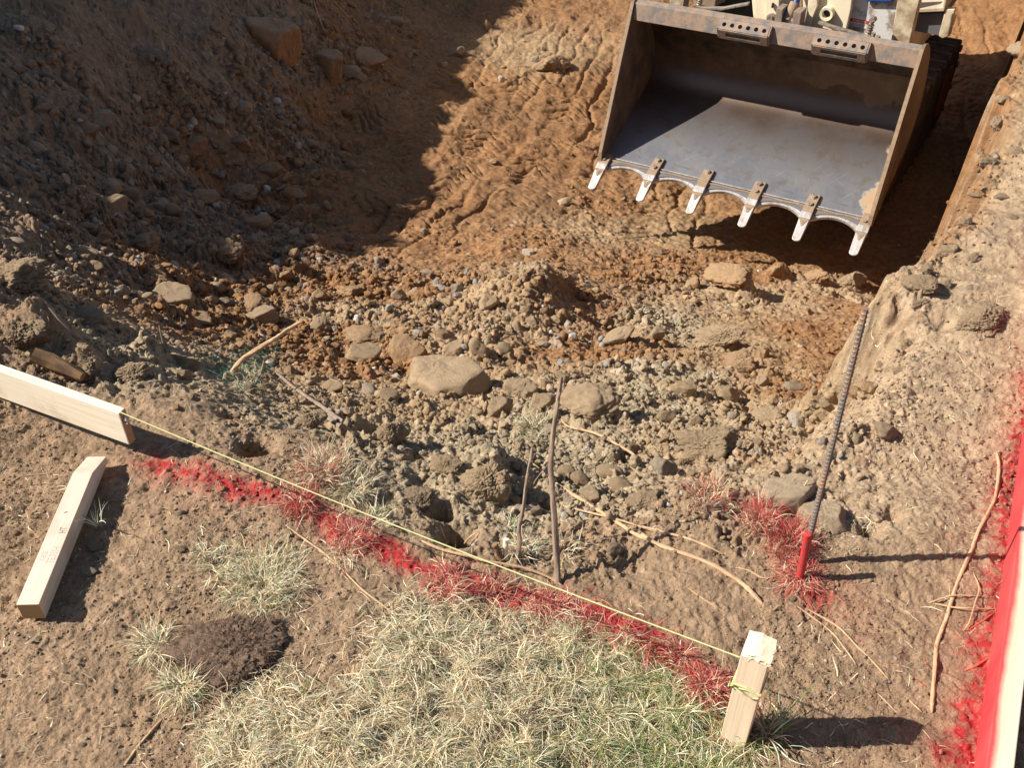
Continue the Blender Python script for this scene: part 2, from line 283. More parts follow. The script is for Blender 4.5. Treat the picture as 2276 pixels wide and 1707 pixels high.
class G:
    """collects vertices and faces"""
    def __init__(s): s.V = []; s.F = []
    def add(s, V, F):
        b = len(s.V); s.V += [tuple(v) for v in V]; s.F += [tuple(b + i for i in f) for f in F]; return s
    def box(s, c, d, M=None, bev=0):
        cx_, cy_, cz_ = c; hx, hy, hz = d[0] / 2, d[1] / 2, d[2] / 2
        if bev <= 0:
            V = [(x, y, z) for z in (-hz, hz) for y in (-hy, hy) for x in (-hx, hx)]
            F = [(0, 2, 3, 1), (4, 5, 7, 6), (0, 1, 5, 4), (2, 6, 7, 3), (0, 4, 6, 2), (1, 3, 7, 5)]
        else:
            V = []; b = bev
            for sx in (-1, 1):
                for sy in (-1, 1):
                    for sz in (-1, 1):
                        V += [(sx * hx, sy * (hy - b), sz * (hz - b)), (sx * (hx - b), sy * hy, sz * (hz - b)), (sx * (hx - b), sy * (hy - b), sz * hz)]
            I = {(sx, sy, sz): (i * 3) for i, (sx, sy, sz) in enumerate([(a, b_, c_) for a in (-1, 1) for b_ in (-1, 1) for c_ in (-1, 1)])}
            F = []
            for sx in (-1, 1): F.append([I[sx, a, b_] for a, b_ in ((-1, -1), (1, -1), (1, 1), (-1, 1))][::sx])
            for sy in (-1, 1): F.append([I[a, sy, b_] + 1 for a, b_ in ((-1, -1), (-1, 1), (1, 1), (1, -1))][::sy])
            for sz in (-1, 1): F.append([I[a, b_, sz] + 2 for a, b_ in ((-1, -1), (1, -1), (1, 1), (-1, 1))][::sz])
            for a in (-1, 1):
                for b_ in (-1, 1):
                    F.append([I[a, b_, -1], I[a, b_, 1], I[a, b_, 1] + 1, I[a, b_, -1] + 1][::-a * b_])
                    F.append([I[a, -1, b_], I[a, 1, b_], I[a, 1, b_] + 2, I[a, -1, b_] + 2][::a * b_])
                    F.append([I[-1, a, b_] + 1, I[1, a, b_] + 1, I[1, a, b_] + 2, I[-1, a, b_] + 2][::-a * b_])
                    for c_ in (-1, 1): F.append([I[a, b_, c_], I[a, b_, c_] + 1, I[a, b_, c_] + 2][::a * b_ * c_])
        V = [Vector(v) for v in V]
        if M is not None: V = [M @ v for v in V]
        return s.add([(v[0] + cx_, v[1] + cy_, v[2] + cz_) for v in V], F)
    def prism(s, poly, ax, a, b):
        """poly: 2-D outline; extruded along axis ax from a to b; the two other axes in order"""
        n_ = len(poly); V = []
        for t in (a, b):
            for p in poly:
                v = list(p); v.insert(ax, t); V.append(tuple(v))
        F = [tuple(range(n_)), tuple(range(2 * n_ - 1, n_ - 1, -1))] + [(i, n_ + i, n_ + (i + 1) % n_, (i + 1) % n_) for i in range(n_)]
        return s.add(V, F)
    def tube(s, P, R, k=8, caps=True, wob=0):
        P = [Vector(p) for p in P]; n_ = len(P)
        if not hasattr(R, '__len__'): R = [R] * n_
        up = Vector((0, 0, 1)); V = []; N = None
        for i in range(n_):
            T = (P[min(i + 1, n_ - 1)] - P[max(i - 1, 0)]).normalized()
            if N is None: N = T.orthogonal().normalized()
            N = (N - T * N.dot(T)).normalized(); B = T.cross(N)
            for j in range(k):
                a = 2 * math.pi * j / k; r = R[i] * (1 + (random.uniform(-wob, wob) if wob else 0))
                V.append(P[i] + (N * math.cos(a) + B * math.sin(a)) * r)
        F = [(i * k + j, i * k + (j + 1) % k, (i + 1) * k + (j + 1) % k, (i + 1) * k + j) for i in range(n_ - 1) for j in range(k)]
        if caps: F += [tuple(range(k - 1, -1, -1)), tuple((n_ - 1) * k + j for j in range(k))]
        return s.add(V, F)
    def make(s, name, mat, parent=None, smooth=False, bevel=0, recalc=True):
        me = mesh(name, np.array([tuple(v) for v in s.V]), s.F, smooth=False, mat=mat)
        import bmesh
        bm = bmesh.new(); bm.from_mesh(me); bmesh.ops.recalc_face_normals(bm, faces=bm.faces); bm.to_mesh(me); bm.free()
        o = link(name, me, parent)
        if bevel:
            m = o.modifiers.new('bevel', 'BEVEL'); m.width = bevel; m.segments = 2; m.limit_method = 'ANGLE'; m.angle_limit = .6
        if smooth:
            me.polygons.foreach_set('use_smooth', np.ones(len(me.polygons), bool))
            if hasattr(me, 'set_sharp_from_angle'): me.set_sharp_from_angle(angle=.7)
        return o

# ------------------------------------------------------------------ materials
def newmat(name):
    m = bpy.data.materials.new(name); m.use_nodes = True; t = m.node_tree; b = t.nodes['Principled BSDF']; return m, t, b
def N(t, kind, **k):
    n_ = t.nodes.new(kind)
    for a, v in k.items():
        if a[0] == 'i' and a[1:].isdigit(): n_.inputs[int(a[1:])].default_value = v
        else: setattr(n_, a, v)
    return n_
def noise(t, scale, detail=4, rough=.6, coord=None, vec=None, dist=0):
    n_ = t.nodes.new('ShaderNodeTexNoise'); n_.inputs['Scale'].default_value = scale; n_.inputs['Detail'].default_value = detail; n_.inputs['Roughness'].default_value = rough
    n_.inputs['Distortion'].default_value = dist
    if coord is not None: t.links.new(coord, n_.inputs['Vector'])
    return n_
def ramp(t, src, stops):
    r = t.nodes.new('ShaderNodeValToRGB'); t.links.new(src, r.inputs[0]); e = r.color_ramp.elements
    while len(e) > 1: e.remove(e[-1])
    for i, (p, c) in enumerate(stops):
        el = e[0] if i == 0 else e.new(p)
        el.position = p; c = (c, c, c) if not hasattr(c, '__len__') else c; el.color = (*c, 1)
    return r
def mix(t, fac, a, b, mode='MIX'):
    m = t.nodes.new('ShaderNodeMix'); m.data_type = 'RGBA'; m.blend_type = mode
    for i, v in ((0, fac), (6, a), (7, b)):
        if hasattr(v, 'links'): t.links.new(v, m.inputs[i])
        elif i == 0: m.inputs[0].default_value = v
        else: m.inputs[i].default_value = (*v, 1)
    return m.outputs[2]
def bump(t, b, src, dist, strength=1, prev=None):
    n_ = t.nodes.new('ShaderNodeBump'); n_.inputs['Distance'].default_value = dist; n_.inputs['Strength'].default_value = strength
    t.links.new(src, n_.inputs['Height'])
    if prev is not None: t.links.new(prev, n_.inputs['Normal'])
    t.links.new(n_.outputs[0], b.inputs['Normal']); return n_.outputs[0]
def soil_mat(name, source, fine=1.0, rough=.95):
    """earth and stone: base colour comes from a vertex colour, an object colour or is fixed"""
    m, t, b = newmat(name); tc = N(t, 'ShaderNodeTexCoord').outputs['Object']
    if source == 'attr': c = N(t, 'ShaderNodeAttribute', attribute_name='Col').outputs[0]
    elif source == 'object': c = N(t, 'ShaderNodeObjectInfo').outputs['Color']
    n1 = noise(t, 28 * fine, 5, .65, tc); n2 = noise(t, 380 * fine, 3, .7, tc); n3 = noise(t, 130 * fine, 5, .68, tc)
    r1 = ramp(t, n1.outputs[0], [(.3, .72), (.7, 1.28)]); r2 = ramp(t, n2.outputs[0], [(.3, .74), (.7, 1.28)])
    x = mix(t, 1, c, r1.outputs[0], 'MULTIPLY'); x = mix(t, 1, x, r2.outputs[0], 'MULTIPLY')
    if source == 'object':   # dust lying on the tops of the stones
        ge = N(t, 'ShaderNodeNewGeometry'); sx = N(t, 'ShaderNodeSeparateXYZ'); t.links.new(ge.outputs['Normal'], sx.inputs[0])
        ad = N(t, 'ShaderNodeMath', operation='ADD'); t.links.new(sx.outputs[2], ad.inputs[0]); t.links.new(n3.outputs[0], ad.inputs[1])
        x = mix(t, ramp(t, ad.outputs[0], [(.45, .18), (1, .72)]).outputs[0], x, mix(t, 1, (.34, .24, .145), r2.outputs[0], 'MULTIPLY'))
    t.links.new(x, b.inputs['Base Color']); b.inputs['Roughness'].default_value = rough; b.inputs['Specular IOR Level'].default_value = .2
    p = bump(t, b, n3.outputs[0], .007, .8); bump(t, b, n2.outputs[0], .0024, .8, p)
    return m
M_GROUND = soil_mat('soil', 'attr')
M_ROCK = soil_mat('rock', 'object', .16, .9)
M_STUFF = soil_mat('clods', 'attr', 1.2)
def plain(name, rgb, rough=.7, metal=0, var=.25, scale=20, bmp=.001, stretch=None, rgb2=None, lo=.4, hi=.6, spec=.3, obj=True):
    m, t, b = newmat(name); tc = N(t, 'ShaderNodeTexCoord').outputs['Object']
    if stretch:
        mp = N(t, 'ShaderNodeMapping'); mp.inputs['Scale'].default_value = stretch; t.links.new(tc, mp.inputs[0]); tc = mp.outputs[0]
    n1 = noise(t, scale, 6, .65, tc)
    if rgb2 is not None: c = ramp(t, n1.outputs[0], [(lo, rgb), (hi, rgb2)]).outputs[0]
    else: c = mix(t, 1, rgb, ramp(t, n1.outputs[0], [(.3, 1 - var), (.7, 1 + var)]).outputs[0], 'MULTIPLY')
    t.links.new(c, b.inputs['Base Color']); b.inputs['Roughness'].default_value = rough; b.inputs['Metallic'].default_value = metal; b.inputs['Specular IOR Level'].default_value = spec
    if bmp: bump(t, b, noise(t, scale * 4, 4, .6, tc).outputs[0], bmp, .7)
    return m

# ------------------------------------------------------------------ the ground: one sheet, fine where the picture looks, reaching far out
PAINT = [  # sprayed red marks: picture points, half width in m, strength
 ([(325, 1000), (420, 1025), (480, 1060)], .042, .85), ([(480, 1060), (560, 1082), (640, 1090), (700, 1130), (760, 1165)], .035, .95),
 ([(760, 1165), (830, 1195), (900, 1230), (960, 1255), (1050, 1265), (1150, 1290), (1230, 1315), (1330, 1335)], .026, 1.15), ([(1330, 1335), (1400, 1375), (1450, 1420), (1520, 1480), (1590, 1530)], .028, 1.1),
 ([(1560, 1500), (1600, 1560)], .028, .9), ([(1650, 1090), (1720, 1180), (1720, 1250), (1760, 1290)], .04, .9), ([(1780, 1260), (1850, 1320)], .05, .35),
 ([(2240, 840), (2218, 960), (2190, 1080), (2180, 1200), (2165, 1350), (2140, 1450), (2110, 1560), (2080, 1659)], .05, 1.0), ([(2190, 1000), (2150, 1300), (2080, 1600)], .09, .25), ([(650, 1010), (680, 1050)], .03, .3), ([(300, 1000), (520, 1090)], .08, .18)]
_pseg = []
for pts, wd, stg in PAINT:
    q = onz(*(np.array(pts).T * K), 0.0)
    for a, b in zip(q[:-1], q[1:]): _pseg.append((a, b, wd, stg))
def paint(x, y):
    out = 0 * x
    wx = x + .02 * perlin(x * 14, y * 14, 71); wy = y + .02 * perlin(x * 14 + 9, y * 14, 72)
    for a, b, wd, stg in _pseg:
        dx, dy = b[0] - a[0], b[1] - a[1]; L = dx * dx + dy * dy
        t = np.clip(((wx - a[0]) * dx + (wy - a[1]) * dy) / L, 0, 1)
        d = np.sqrt((wx - a[0] - t * dx) ** 2 + (wy - a[1] - t * dy) ** 2) / (wd * .98)
        out = np.maximum(out, stg * np.exp(-d * d * .9))
    return out
RED = np.array([.40, .014, .024])
def ground():
    ys = [.55]
    while ys[-1] < 12.5:
        y = ys[-1]; zz = 1.45 + 2 * float(sstep(1.5, 4, np.array(y))); ys.append(y + .00135 * math.hypot(y, zz) * (1 if y < 9 else 2))
    yb = [-40, -25, -14, -8, -5, -3, -1.8, -1, -.5, -.1, .2, .38, .5]; ya = []; y = ys[-1]; st = .05
    while y < 90: st *= 1.25; y += st; ya.append(y)
    Y = np.array(yb + ys + ya)
    nc = 1060; s = np.linspace(-1, 1, nc); ext = 1 + np.cumsum(.004 * 1.16 ** np.arange(46)); s = np.concatenate([-ext[::-1], s, ext])
    hw = np.where(Y < .5, 1.2, .415 * Y + 1.0 + .35 * sstep(1.6, 4, Y)); hw = np.maximum(hw, 1.2)
    X = s[None, :] * hw[:, None]
    e = (np.abs(s) > 1); X[:, e] = np.sign(s[e]) * (hw[:, None] + (np.abs(s[e]) - 1) * 6)
    YY = np.repeat(Y[:, None], X.shape[1], 1); shp_ = X.shape
    x = X.ravel(); y = YY.ravel(); z = np.empty_like(x); C = np.empty((len(x), 3))
    for a in range(0, len(x), 250000):
        q = slice(a, a + 250000); X_, Y_ = x[q], y[q]
        dz, ident, cl, mu, c, k = detail(X_, Y_)
        fine = (Y_ > -.2) & (Y_ < 14)
        z[q] = np.where(np.abs(X_) + np.abs(Y_) > 26, 0, zbase(X_, Y_)) + np.where(fine, dz, dz * .5)
        v = 1 + .20 * fbm(X_ * 3, Y_ * 3, 81, 4) + .14 * fbm(X_ * 30, Y_ * 30, 82, 3) + .35 * (ident - .5) * (ident > 0)
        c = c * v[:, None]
        # stones of other colours lying in the soil
        g = (sstep(.82, .86, ident) * sstep(.12, .4, cl))[:, None]; c = c * (1 - g * .6) + np.array([.36, .30, .23]) * g * .6
        g = (sstep(.55, .6, ident) * (1 - sstep(.66, .7, ident)))[:, None]; c = c * (1 - g * .5) + np.array([.26, .15, .085]) * g * .5
        # damp patches in the mud, dust
        dmp = np.clip(.5 + 1.5 * fbm(X_ * 1.1, Y_ * 1.1, 83, 3), 0, 1) * mu; c = c * (1 - .25 * dmp[:, None])
        p = paint(X_, Y_); sp_ = .5 + .5 * fbm(X_ * 60, Y_ * 60, 84, 3) * 1.6 + .25 * fbm(X_ * 200, Y_ * 200, 85, 2)
        pm = np.clip(sstep(.26, .85, p * (.25 + 1.05 * sp_ + 10 * np.clip(dz - .012, -.01, .03))) * .70 + .36 * np.clip(p * 1.1, 0, 1) * (.6 + .5 * sp_), 0, .9)[:, None]
        c = c * (1 - pm) + RED * pm
        C[q] = c
    GR.update(Y=Y, s=s, hw=hw, Z=z.reshape(shp_))
    nr, ncc = shp_
    i = np.arange(nr * ncc).reshape(shp_)
    F = np.stack([i[:-1, :-1].ravel(), i[:-1, 1:].ravel(), i[1:, 1:].ravel(), i[1:, :-1].ravel()], 1)
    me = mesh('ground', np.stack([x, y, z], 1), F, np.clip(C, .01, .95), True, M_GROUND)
    tag(link('ground', me), 'churned brown and orange soil of bank and excavated pit', 'ground', kind='structure')
ground()
# ------------------------------------------------------------------ stones
def perlin3(p, s=0):
    i = np.floor(p).astype(np.int64); f = p - i; u = f * f * f * (f * (f * 6 - 15) + 10); out = 0
    for a in (0, 1):
        for b in (0, 1):
            for c in (0, 1):
                h1 = _h(i[:, 0] + a + 57 * (i[:, 2] + c), i[:, 1] + b, s); h2 = _h(i[:, 0] + a + 57 * (i[:, 2] + c), i[:, 1] + b, s + 77)
                ph = h1 * 6.2831853; cz = h2 * 2 - 1; sr = np.sqrt(1 - cz * cz)
                g = sr * np.cos(ph) * (f[:, 0] - a) + sr * np.sin(ph) * (f[:, 1] - b) + cz * (f[:, 2] - c)
                wt = (u[:, 0] if a else 1 - u[:, 0]) * (u[:, 1] if b else 1 - u[:, 1]) * (u[:, 2] if c else 1 - u[:, 2])
                out = out + wt * g
    return out * 1.5
def fbm3(p, s, o=4):
    r = 0; a = 1
    for i in range(o): r = r + a * perlin3(p + 11 * i, s + i * 7); p = p * 2.1; a *= .5
    return r
def icosphere(n):
    import bmesh
    bm = bmesh.new(); bmesh.ops.create_icosphere(bm, subdivisions=n, radius=1)
    V = np.array([v.co[:] for v in bm.verts]); F = np.array([[v.index for v in f.verts] for f in bm.faces], np.int32); bm.free(); return V, F
ICO = {k: icosphere(k) for k in (2, 3, 4, 5, 6)}
def stone(seed, lod, kind):
    """unit sized stone: 'a' angular, 'r' rounded, 'd' crumbly lump of earth, 's' flat slab"""
    r = np.random.RandomState(seed); D, F = ICO[lod]
    npl = {'a': 13, 'r': 22, 'd': 15, 's': 15}[kind]
    nn = r.randn(npl, 3); nn /= np.linalg.norm(nn, axis=1)[:, None]; off = r.uniform(.62, 1.0, npl)
    if kind == 'r': off = r.uniform(.85, 1.0, npl)
    if kind == 's': nn[0] = (.05, .05, 1); off[0] = .5; nn[1] = (0, .06, -1); off[1] = .5
    q = np.maximum(D @ nn.T, 1e-3) / off
    pw = {'a': 22, 'r': 9, 'd': 11, 's': 26}[kind]
    R = 1 / (np.sum(q ** pw, 1) ** (1 / pw) + 1e-6); R = np.minimum(R, 1.3)
    s = seed % 97
    amp = {'a': .10, 'r': .05, 'd': .20, 's': .09}[kind]
    R = R * (1 + amp * fbm3(D * 1.7 + seed, s, 4))
    if lod >= 4:
        R = R + {'a': .022, 'r': .012, 'd': .05, 's': .022}[kind] * fbm3(D * 7 + seed, s + 3, 4)
        if kind == 'd':
            f = fbm3(D * 4 + seed, s + 5, 3); R = R - .10 * np.maximum(0, .22 - np.abs(f)) / .22
            R = R + .022 * np.maximum(0, perlin3(D * 13 + seed, s + 9)) + .014 * perlin3(D * 30, s + 11)
        if kind in 'as': R = R - .03 * np.maximum(0, .12 - np.abs(fbm3(D * 3.1 + seed, s + 6, 2))) / .12
    V = D * R[:, None]; V /= np.abs(V).max(0)
    return V, F
RC = {'o': (.27, .14, .07), 'O': (.34, .165, .065), 'b': (.185, .125, .08), 't': (.42, .31, .20), 'T': (.41, .30, .185), 'g': (.32, .275, .22), 'G': (.33, .31, .28), 'w': (.52, .48, .41), 'W': (.58, .47, .33), 'e': (.30, .22, .14), 'k': (.12, .10, .085)}
_meshes = {}
def stone_mesh(kind, v, lod):
    k = (kind, v, lod)
    if k not in _meshes:
        V, F = stone({'a': 100, 'r': 200, 'd': 300, 's': 400}[kind] + v * 3, lod, kind); _meshes[k] = mesh('stone', V, F, None, True, M_ROCK)
    return _meshes[k]
def put_rock(name, u, v, wpx, asp, kind, col, label, cat, group=None, embed=.35, lod=4, var=None, yaw=None, tilt=.3, pt=None, deep=None):
    """u, v, width in photo pixels"""
    if pt is None: P, t = drop([(u / K, v / K)]); P = P[0]; t = t[0]
    else: P, t = pt
    wd = wpx * t / FPX * .5
    r = random.Random(int(u * 7 + v * 13))
    me = stone_mesh(kind, var if var is not None else r.randrange(9), lod)
    o = link(name, me); hz = wd * asp * 1.02; dp = wd * (deep or r.uniform(.7, .95))
    o.scale = (wd, dp, hz)
    fwd = Vector((P[0], P[1], 0)).normalized()
    o.location = (P[0] + fwd.x * dp * .35, P[1] + fwd.y * dp * .35, P[2] + hz * (.5 - embed))
    o.rotation_euler = (r.uniform(-tilt, tilt), r.uniform(-tilt, tilt), r.uniform(-.5, .5) if yaw is None else yaw)
    c = np.array(RC[col]) * r.uniform(.9, 1.2); o.color = (*c, 1)
    tag(o, label, cat, group); return o
def V3(x, y): return x / 2.911, y / 2.911
def V4(x, y): return 560 + x / 2.911, y / 2.911
def V5(x, y): return x / 2.911, 400 + y / 2.911
def V6(x, y): return 700 + x / 2.911, 500 + y / 2.911
def V8(x, y): return 1400 + x / 2.525, 500 + y / 2.525
def V9(x, y): return x / 2.911, 780 + y / 2.911
def V10(x, y): return 700 + x / 2.911, 900 + y / 2.911
def V11(x, y): return 1400 + x / 2.347, 1000 + y / 2.347
def V12(x, y): return x / 2.911, 1140 + y / 2.911
SC = {V3: 2.911, V4: 2.911, V5: 2.911, V6: 2.911, V8: 2.525, V9: 2.911, V10: 2.911, V11: 2.347, V12: 2.911}
NAMED = [
 (V3, 1800, 290, 370, .85, 's', 'o', 'largest square brown boulder set high in the shaded bank'),
 (V4, 500, 430, 215, 1.0, 'a', 'o', 'upright brown rock with a flat front face right of the square boulder'),
 (V4, 750, 400, 240, .7, 'a', 'o', 'long brown rock leaning down to the right at the foot of the bank'),
 (V4, 625, 480, 150, .7, 'a', 'b', 'dark wedge shaped rock tucked between the two large leaning brown rocks'),
 (V4, 925, 140, 115, .8, 'r', 'b', 'round dark rock at the top of the shaded bank beside a root'),
 (V4, 700, 500, 100, .8, 'a', 'e', 'mottled tan rock below the long leaning brown rock'),
 (V4, 515, 530, 50, 1.2, 'a', 'G', 'small pale stone directly below the upright brown rock'),
 (V3, 650, 780, 180, .65, 'a', 'g', 'pinkish grey rock with a rounded back in the upper left rubble'),
 (V3, 570, 850, 150, .75, 'a', 'o', 'brown rock leaning against the pinkish grey rock on the shaded slope'),
 (V3, 1100, 870, 170, .75, 'a', 'b', 'flat brown rock face left of the pale elongated stone'),
 (V3, 1240, 790, 85, 1.1, 'r', 'w', 'pale elongated stone standing in the middle of the shaded rubble'),
 (V3, 1260, 960, 170, .75, 'a', 'o', 'brown rock pointing down right just above the dark hollow'),
 (V3, 1560, 940, 150, .75, 'a', 'o', 'blocky brown rock above the right end of the dark hollow'),
 (V3, 1570, 700, 120, .8, 'a', 'g', 'grey blocky stone above the dark hollow in shade'),
 (V3, 1810, 720, 75, 1.0, 'a', 'G', 'pale pointed stone right of the grey blocky stone'),
 (V3, 1400, 790, 120, .4, 's', 'e', 'thin flat stone lying level in the shaded rubble'),
 (V3, 1660, 830, 60, .8, 'a', 'G', 'little pale stone over the blocky brown rock'),
 (V3, 1050, 900, 80, .9, 'r', 'g', 'small round grey stone beside the flat brown rock face'),
 (V3, 1740, 1110, 150, 1.1, 'a', 'b', 'tall dark triangular rock at the right of the hollow'),
 (V3, 1870, 1030, 75, 1.5, 'a', 'b', 'upright reddish stone beside the tall triangular rock'),
 (V3, 715, 1210, 150, .85, 'r', 'e', 'large rounded tan cobble in the shade, upper of a touching pair'),
 (V3, 740, 1350, 190, .7, 'a', 'e', 'wide flat tan rock under the rounded cobble in the shade'),
 (V3, 840, 1260, 120, 1.1, 'r', 'b', 'dark round cobble right of the large rounded tan cobble'),
 (V3, 1055, 1340, 110, 1.05, 'a', 'G', 'mottled pale grey stone with a pointed base in the shaded rubble'),
 (V3, 1120, 1370, 120, 1.1, 'r', 'b', 'brown egg shaped rock behind the mottled pale grey stone'),
 (V3, 1415, 1340, 130, .7, 'a', 'w', 'white chipped stone lying alone low in the shaded rubble'),
 (V3, 1330, 1270, 160, .7, 'a', 'o', 'reddish brown rock just above left of the white chipped stone'),
 (V3, 1570, 1270, 200, .6, 'd', 'o', 'long crumbly orange clod right of the white chipped stone'),
 (V3, 1910, 1260, 140, .6, 'a', 'e', 'tan rock at the right edge of the shaded rubble near the mud'),
 (V3, 1690, 1440, 160, .65, 'r', 'o', 'smooth reddish rock with a shiny white patch in the shade'),
 (V3, 1930, 1460, 85, .9, 'a', 'g', 'grey angular stone beside the smooth muddy floor'),
 (V3, 1040, 1120, 120, .7, 'a', 'G', 'pale flat stone on top of the cluster of light stones'),
 (V3, 640, 1060, 80, .9, 'a', 'e', 'small tan stone on the slope above the rounded cobbles'),
 (V3, 560, 1470, 100, .9, 'r', 'b', 'round brown stone left of the half lit boulder'),
 (V5, 905, 430, 270, .65, 'd', 'e', 'big brown boulder with a sunlit top in the left rubble'),
 (V5, 1480, 480, 210, .7, 'd', 'o', 'brown clod with a bright rim at the edge of the shadow'),
 (V5, 1380, 450, 110, .6, 'd', 'e', 'sunlit earthy lump touching the rimmed brown clod'),
 (V5, 570, 480, 170, .5, 'a', 't', 'tan stone catching the sun left of the big brown boulder'),
 (V5, 600, 570, 170, .5, 'a', 'b', 'flat dark stone lying in shadow below the tan sunlit stone'),
 (V5, 895, 560, 90, .8, 'd', 'O', 'orange crumbly clod upper left of the sunlit red clod pair'),
 (V5, 1000, 640, 180, .65, 'd', 'O', 'red orange clod lit on top with a dark side'),
 (V5, 1410, 690, 85, .95, 'r', 't', 'rounded tan stone leaning against a brown stone in the sun'),
 (V5, 1480, 650, 120, .9, 'a', 'e', 'brown angular stone above the rounded tan stone'),
 (V5, 1300, 700, 75, .9, 'r', 'O', 'round orange stone next to a smaller twin in the sunlit rubble'),
 (V5, 960, 755, 70, .7, 'r', 't', 'oval tan pebble at the left end of the wide tan slab'),
 (V5, 1110, 780, 290, .38, 's', 't', 'wide tan slab with a sunlit flat top in the left rubble'),
 (V5, 1370, 780, 90, .8, 'a', 'O', 'squat orange stone right of the wide tan slab'),
 (V5, 1450, 790, 80, .7, 'a', 'g', 'grey stone beneath the squat orange stone'),
 (V5, 1660, 820, 160, .55, 'd', 'O', 'orange loaf shaped clod in full sun'),
 (V5, 1310, 910, 190, .45, 'a', 'o', 'dark brown flat rock with a lit top edge above the stick'),
 (V5, 1700, 910, 260, .45, 'a', 'e', 'long flat brown rock above the tip of the leaning stick'),
 (V5, 1480, 1020, 110, .6, 'a', 'o', 'brick like reddish rock standing left of the leaning stick'),
 (V5, 1840, 620, 90, .7, 'a', 'O', 'orange stone at the foot of the shadow edge'),
 (V5, 2060, 750, 110, .9, 'a', 'O', 'tall orange clod left of the mound'),
 (V5, 2050, 960, 165, .7, 'a', 'T', 'pyramid shaped tan rock right of the leaning stick'),
 (V5, 2110, 1030, 60, .6, 'a', 'w', 'small white stone under the pyramid shaped rock'),
 (V5, 1190, 1270, 100, 1.05, 'a', 'T', 'grey brown egg shaped stone beside the green netting'),
 (V5, 1630, 1350, 85, 1.0, 'a', 'g', 'grey angular stone perched on the clod right of the green netting'),
 (V5, 1900, 640, 70, .7, 'a', 'g', 'grey pebble among the orange stones'),
 (V5, 120, 410, 120, .5, 'r', 'g', 'smooth grey elongated cobble on the dark slope at far left'),
 (V5, 280, 765, 70, .5, 'r', 'g', 'small dark grey cobble on the crumbling left edge'),
 (V5, 1190, 660, 90, .7, 'd', 'O', 'half lit orange clod centre of the left rubble'),
 (V6, 600, 850, 250, 1.15, 'a', 'O', 'large slanted orange boulder resting against the mound'),
 (V6, 790, 1050, 640, .36, 's', 'e', 'huge flat tan boulder at the foot of the mound'),
 (V6, 320, 750, 260, .4, 'd', 'O', 'long orange clod left of the slanted orange boulder'),
 (V6, 320, 850, 240, .35, 's', 'T', 'flat tan slab under the long orange clod'),
 (V6, 230, 440, 160, .7, 'd', 'O', 'bright orange clod on the left shoulder of the mound'),
 (V6, 1110, 510, 160, .65, 'a', 'T', 'grey tan block jutting out near the top of the mound'),
 (V6, 1060, 810, 120, 1.3, 'a', 'T', 'tall narrow tan stone standing in the mound face'),
 (V6, 930, 820, 180, .6, 'a', 'T', 'broad tan stone left of the tall narrow stone'),
 (V6, 1215, 810, 130, .9, 'r', 'e', 'round brown cobble right of the tall narrow stone'),
 (V6, 840, 720, 130, .75, 'a', 'o', 'brown stone in the gap above the slanted boulder'),
 (V6, 1330, 1080, 215, .75, 'a', 't', 'pale tan boulder leaning up right of the huge flat boulder'),
 (V6, 1450, 1160, 200, .5, 'a', 'T', 'flat tan rock right of the pale leaning boulder'),
 (V6, 1180, 1190, 190, .7, 'a', 't', 'pale rough rock directly below the leaning pale boulder'),
 (V6, 1780, 1180, 350, .5, 'd', 'T', 'long crusted tan boulder right of the tall stick'),
 (V6, 1495, 1030, 90, .8, 'a', 't', 'small angular pale stone beside the tip of the tall stick'),
 (V6, 490, 1110, 130, .65, 'r', 'T', 'rounded pale stone touching the left end of the huge flat boulder'),
 (V6, 350, 1070, 120, .7, 'r', 'G', 'pale rounded stone left of the huge flat boulder'),
 (V6, 120, 1050, 140, .6, 'a', 'T', 'tan angular stone at the left of the pale rounded stones'),
 (V6, 1050, 1215, 85, .85, 'r', 't', 'small round stone below the right end of the huge flat boulder'),
 (V6, 1385, 185, 85, .8, 'a', 'w', 'whitish stone high on the crest of the mound'),
 (V6, 415, 240, 70, .9, 'a', 'G', 'pale grey stone in the mud at the corner of the shadow'),
 (V6, 720, 310, 90, .6, 'a', 'G', 'grey flat stone on the back of the mound'),
 (V6, 870, 1160, 90, .6, 'r', 'o', 'small brown stone wedged under the huge flat boulder'),
 (V6, 1950, 740, 220, .6, 'a', 'T', 'grey tan ridge rock in the hollow right of the mound'),
 (V6, 1840, 1520, 160, .75, 'a', 'T', 'grey cobble in the heap of stones, highest of its group'),
 (V6, 1620, 1600, 115, .75, 'r', 'T', 'rounded grey cobble nearest the right side of the tall stick'),
 (V6, 1710, 1650, 130, .7, 'r', 'T', 'wide grey cobble low in the heap right of the tall stick'),
 (V6, 1900, 1610, 150, .6, 'r', 'T', 'dusty cobble lying below the highest grey cobble'),
 (V10, 1970, 530, 150, .75, 'r', 'T', 'smooth dusty cobble at the lower right of the cobble heap'),
 (V10, 1790, 590, 150, .6, 'a', 'T', 'flat sided dusty stone at the bottom of the cobble heap'),
 (V10, 1440, 690, 75, 1.0, 'a', 'g', 'grey stone between the two upright sticks'),
 (V10, 1930, 950, 130, .5, 'a', 't', 'buried pale stone corner below the long thin roots'),
 (V8, 630, 770, 190, .75, 'd', 'o', 'round brown clod alone on the smooth patch of the pit floor'),
 (V8, 950, 1100, 140, .85, 'a', 'w', 'white angular rock left of the rebar'),
 (V8, 1275, 1200, 80, 1.0, 'a', 't', 'small pale block just right of the rebar'),
 (V8, 1430, 1170, 170, .6, 'a', 't', 'large pale stone embedded in the right bank beside the rebar'),
 (V8, 910, 920, 130, .5, 'a', 'g', 'grey chipped stone left of the rebar above the white rock'),
 (V8, 540, 950, 150, .75, 'a', 'T', 'rough tan stone left of the white rock'),
 (V8, 310, 940, 150, .7, 'a', 'T', 'broad tan stone in the rubble below the smooth patch'),
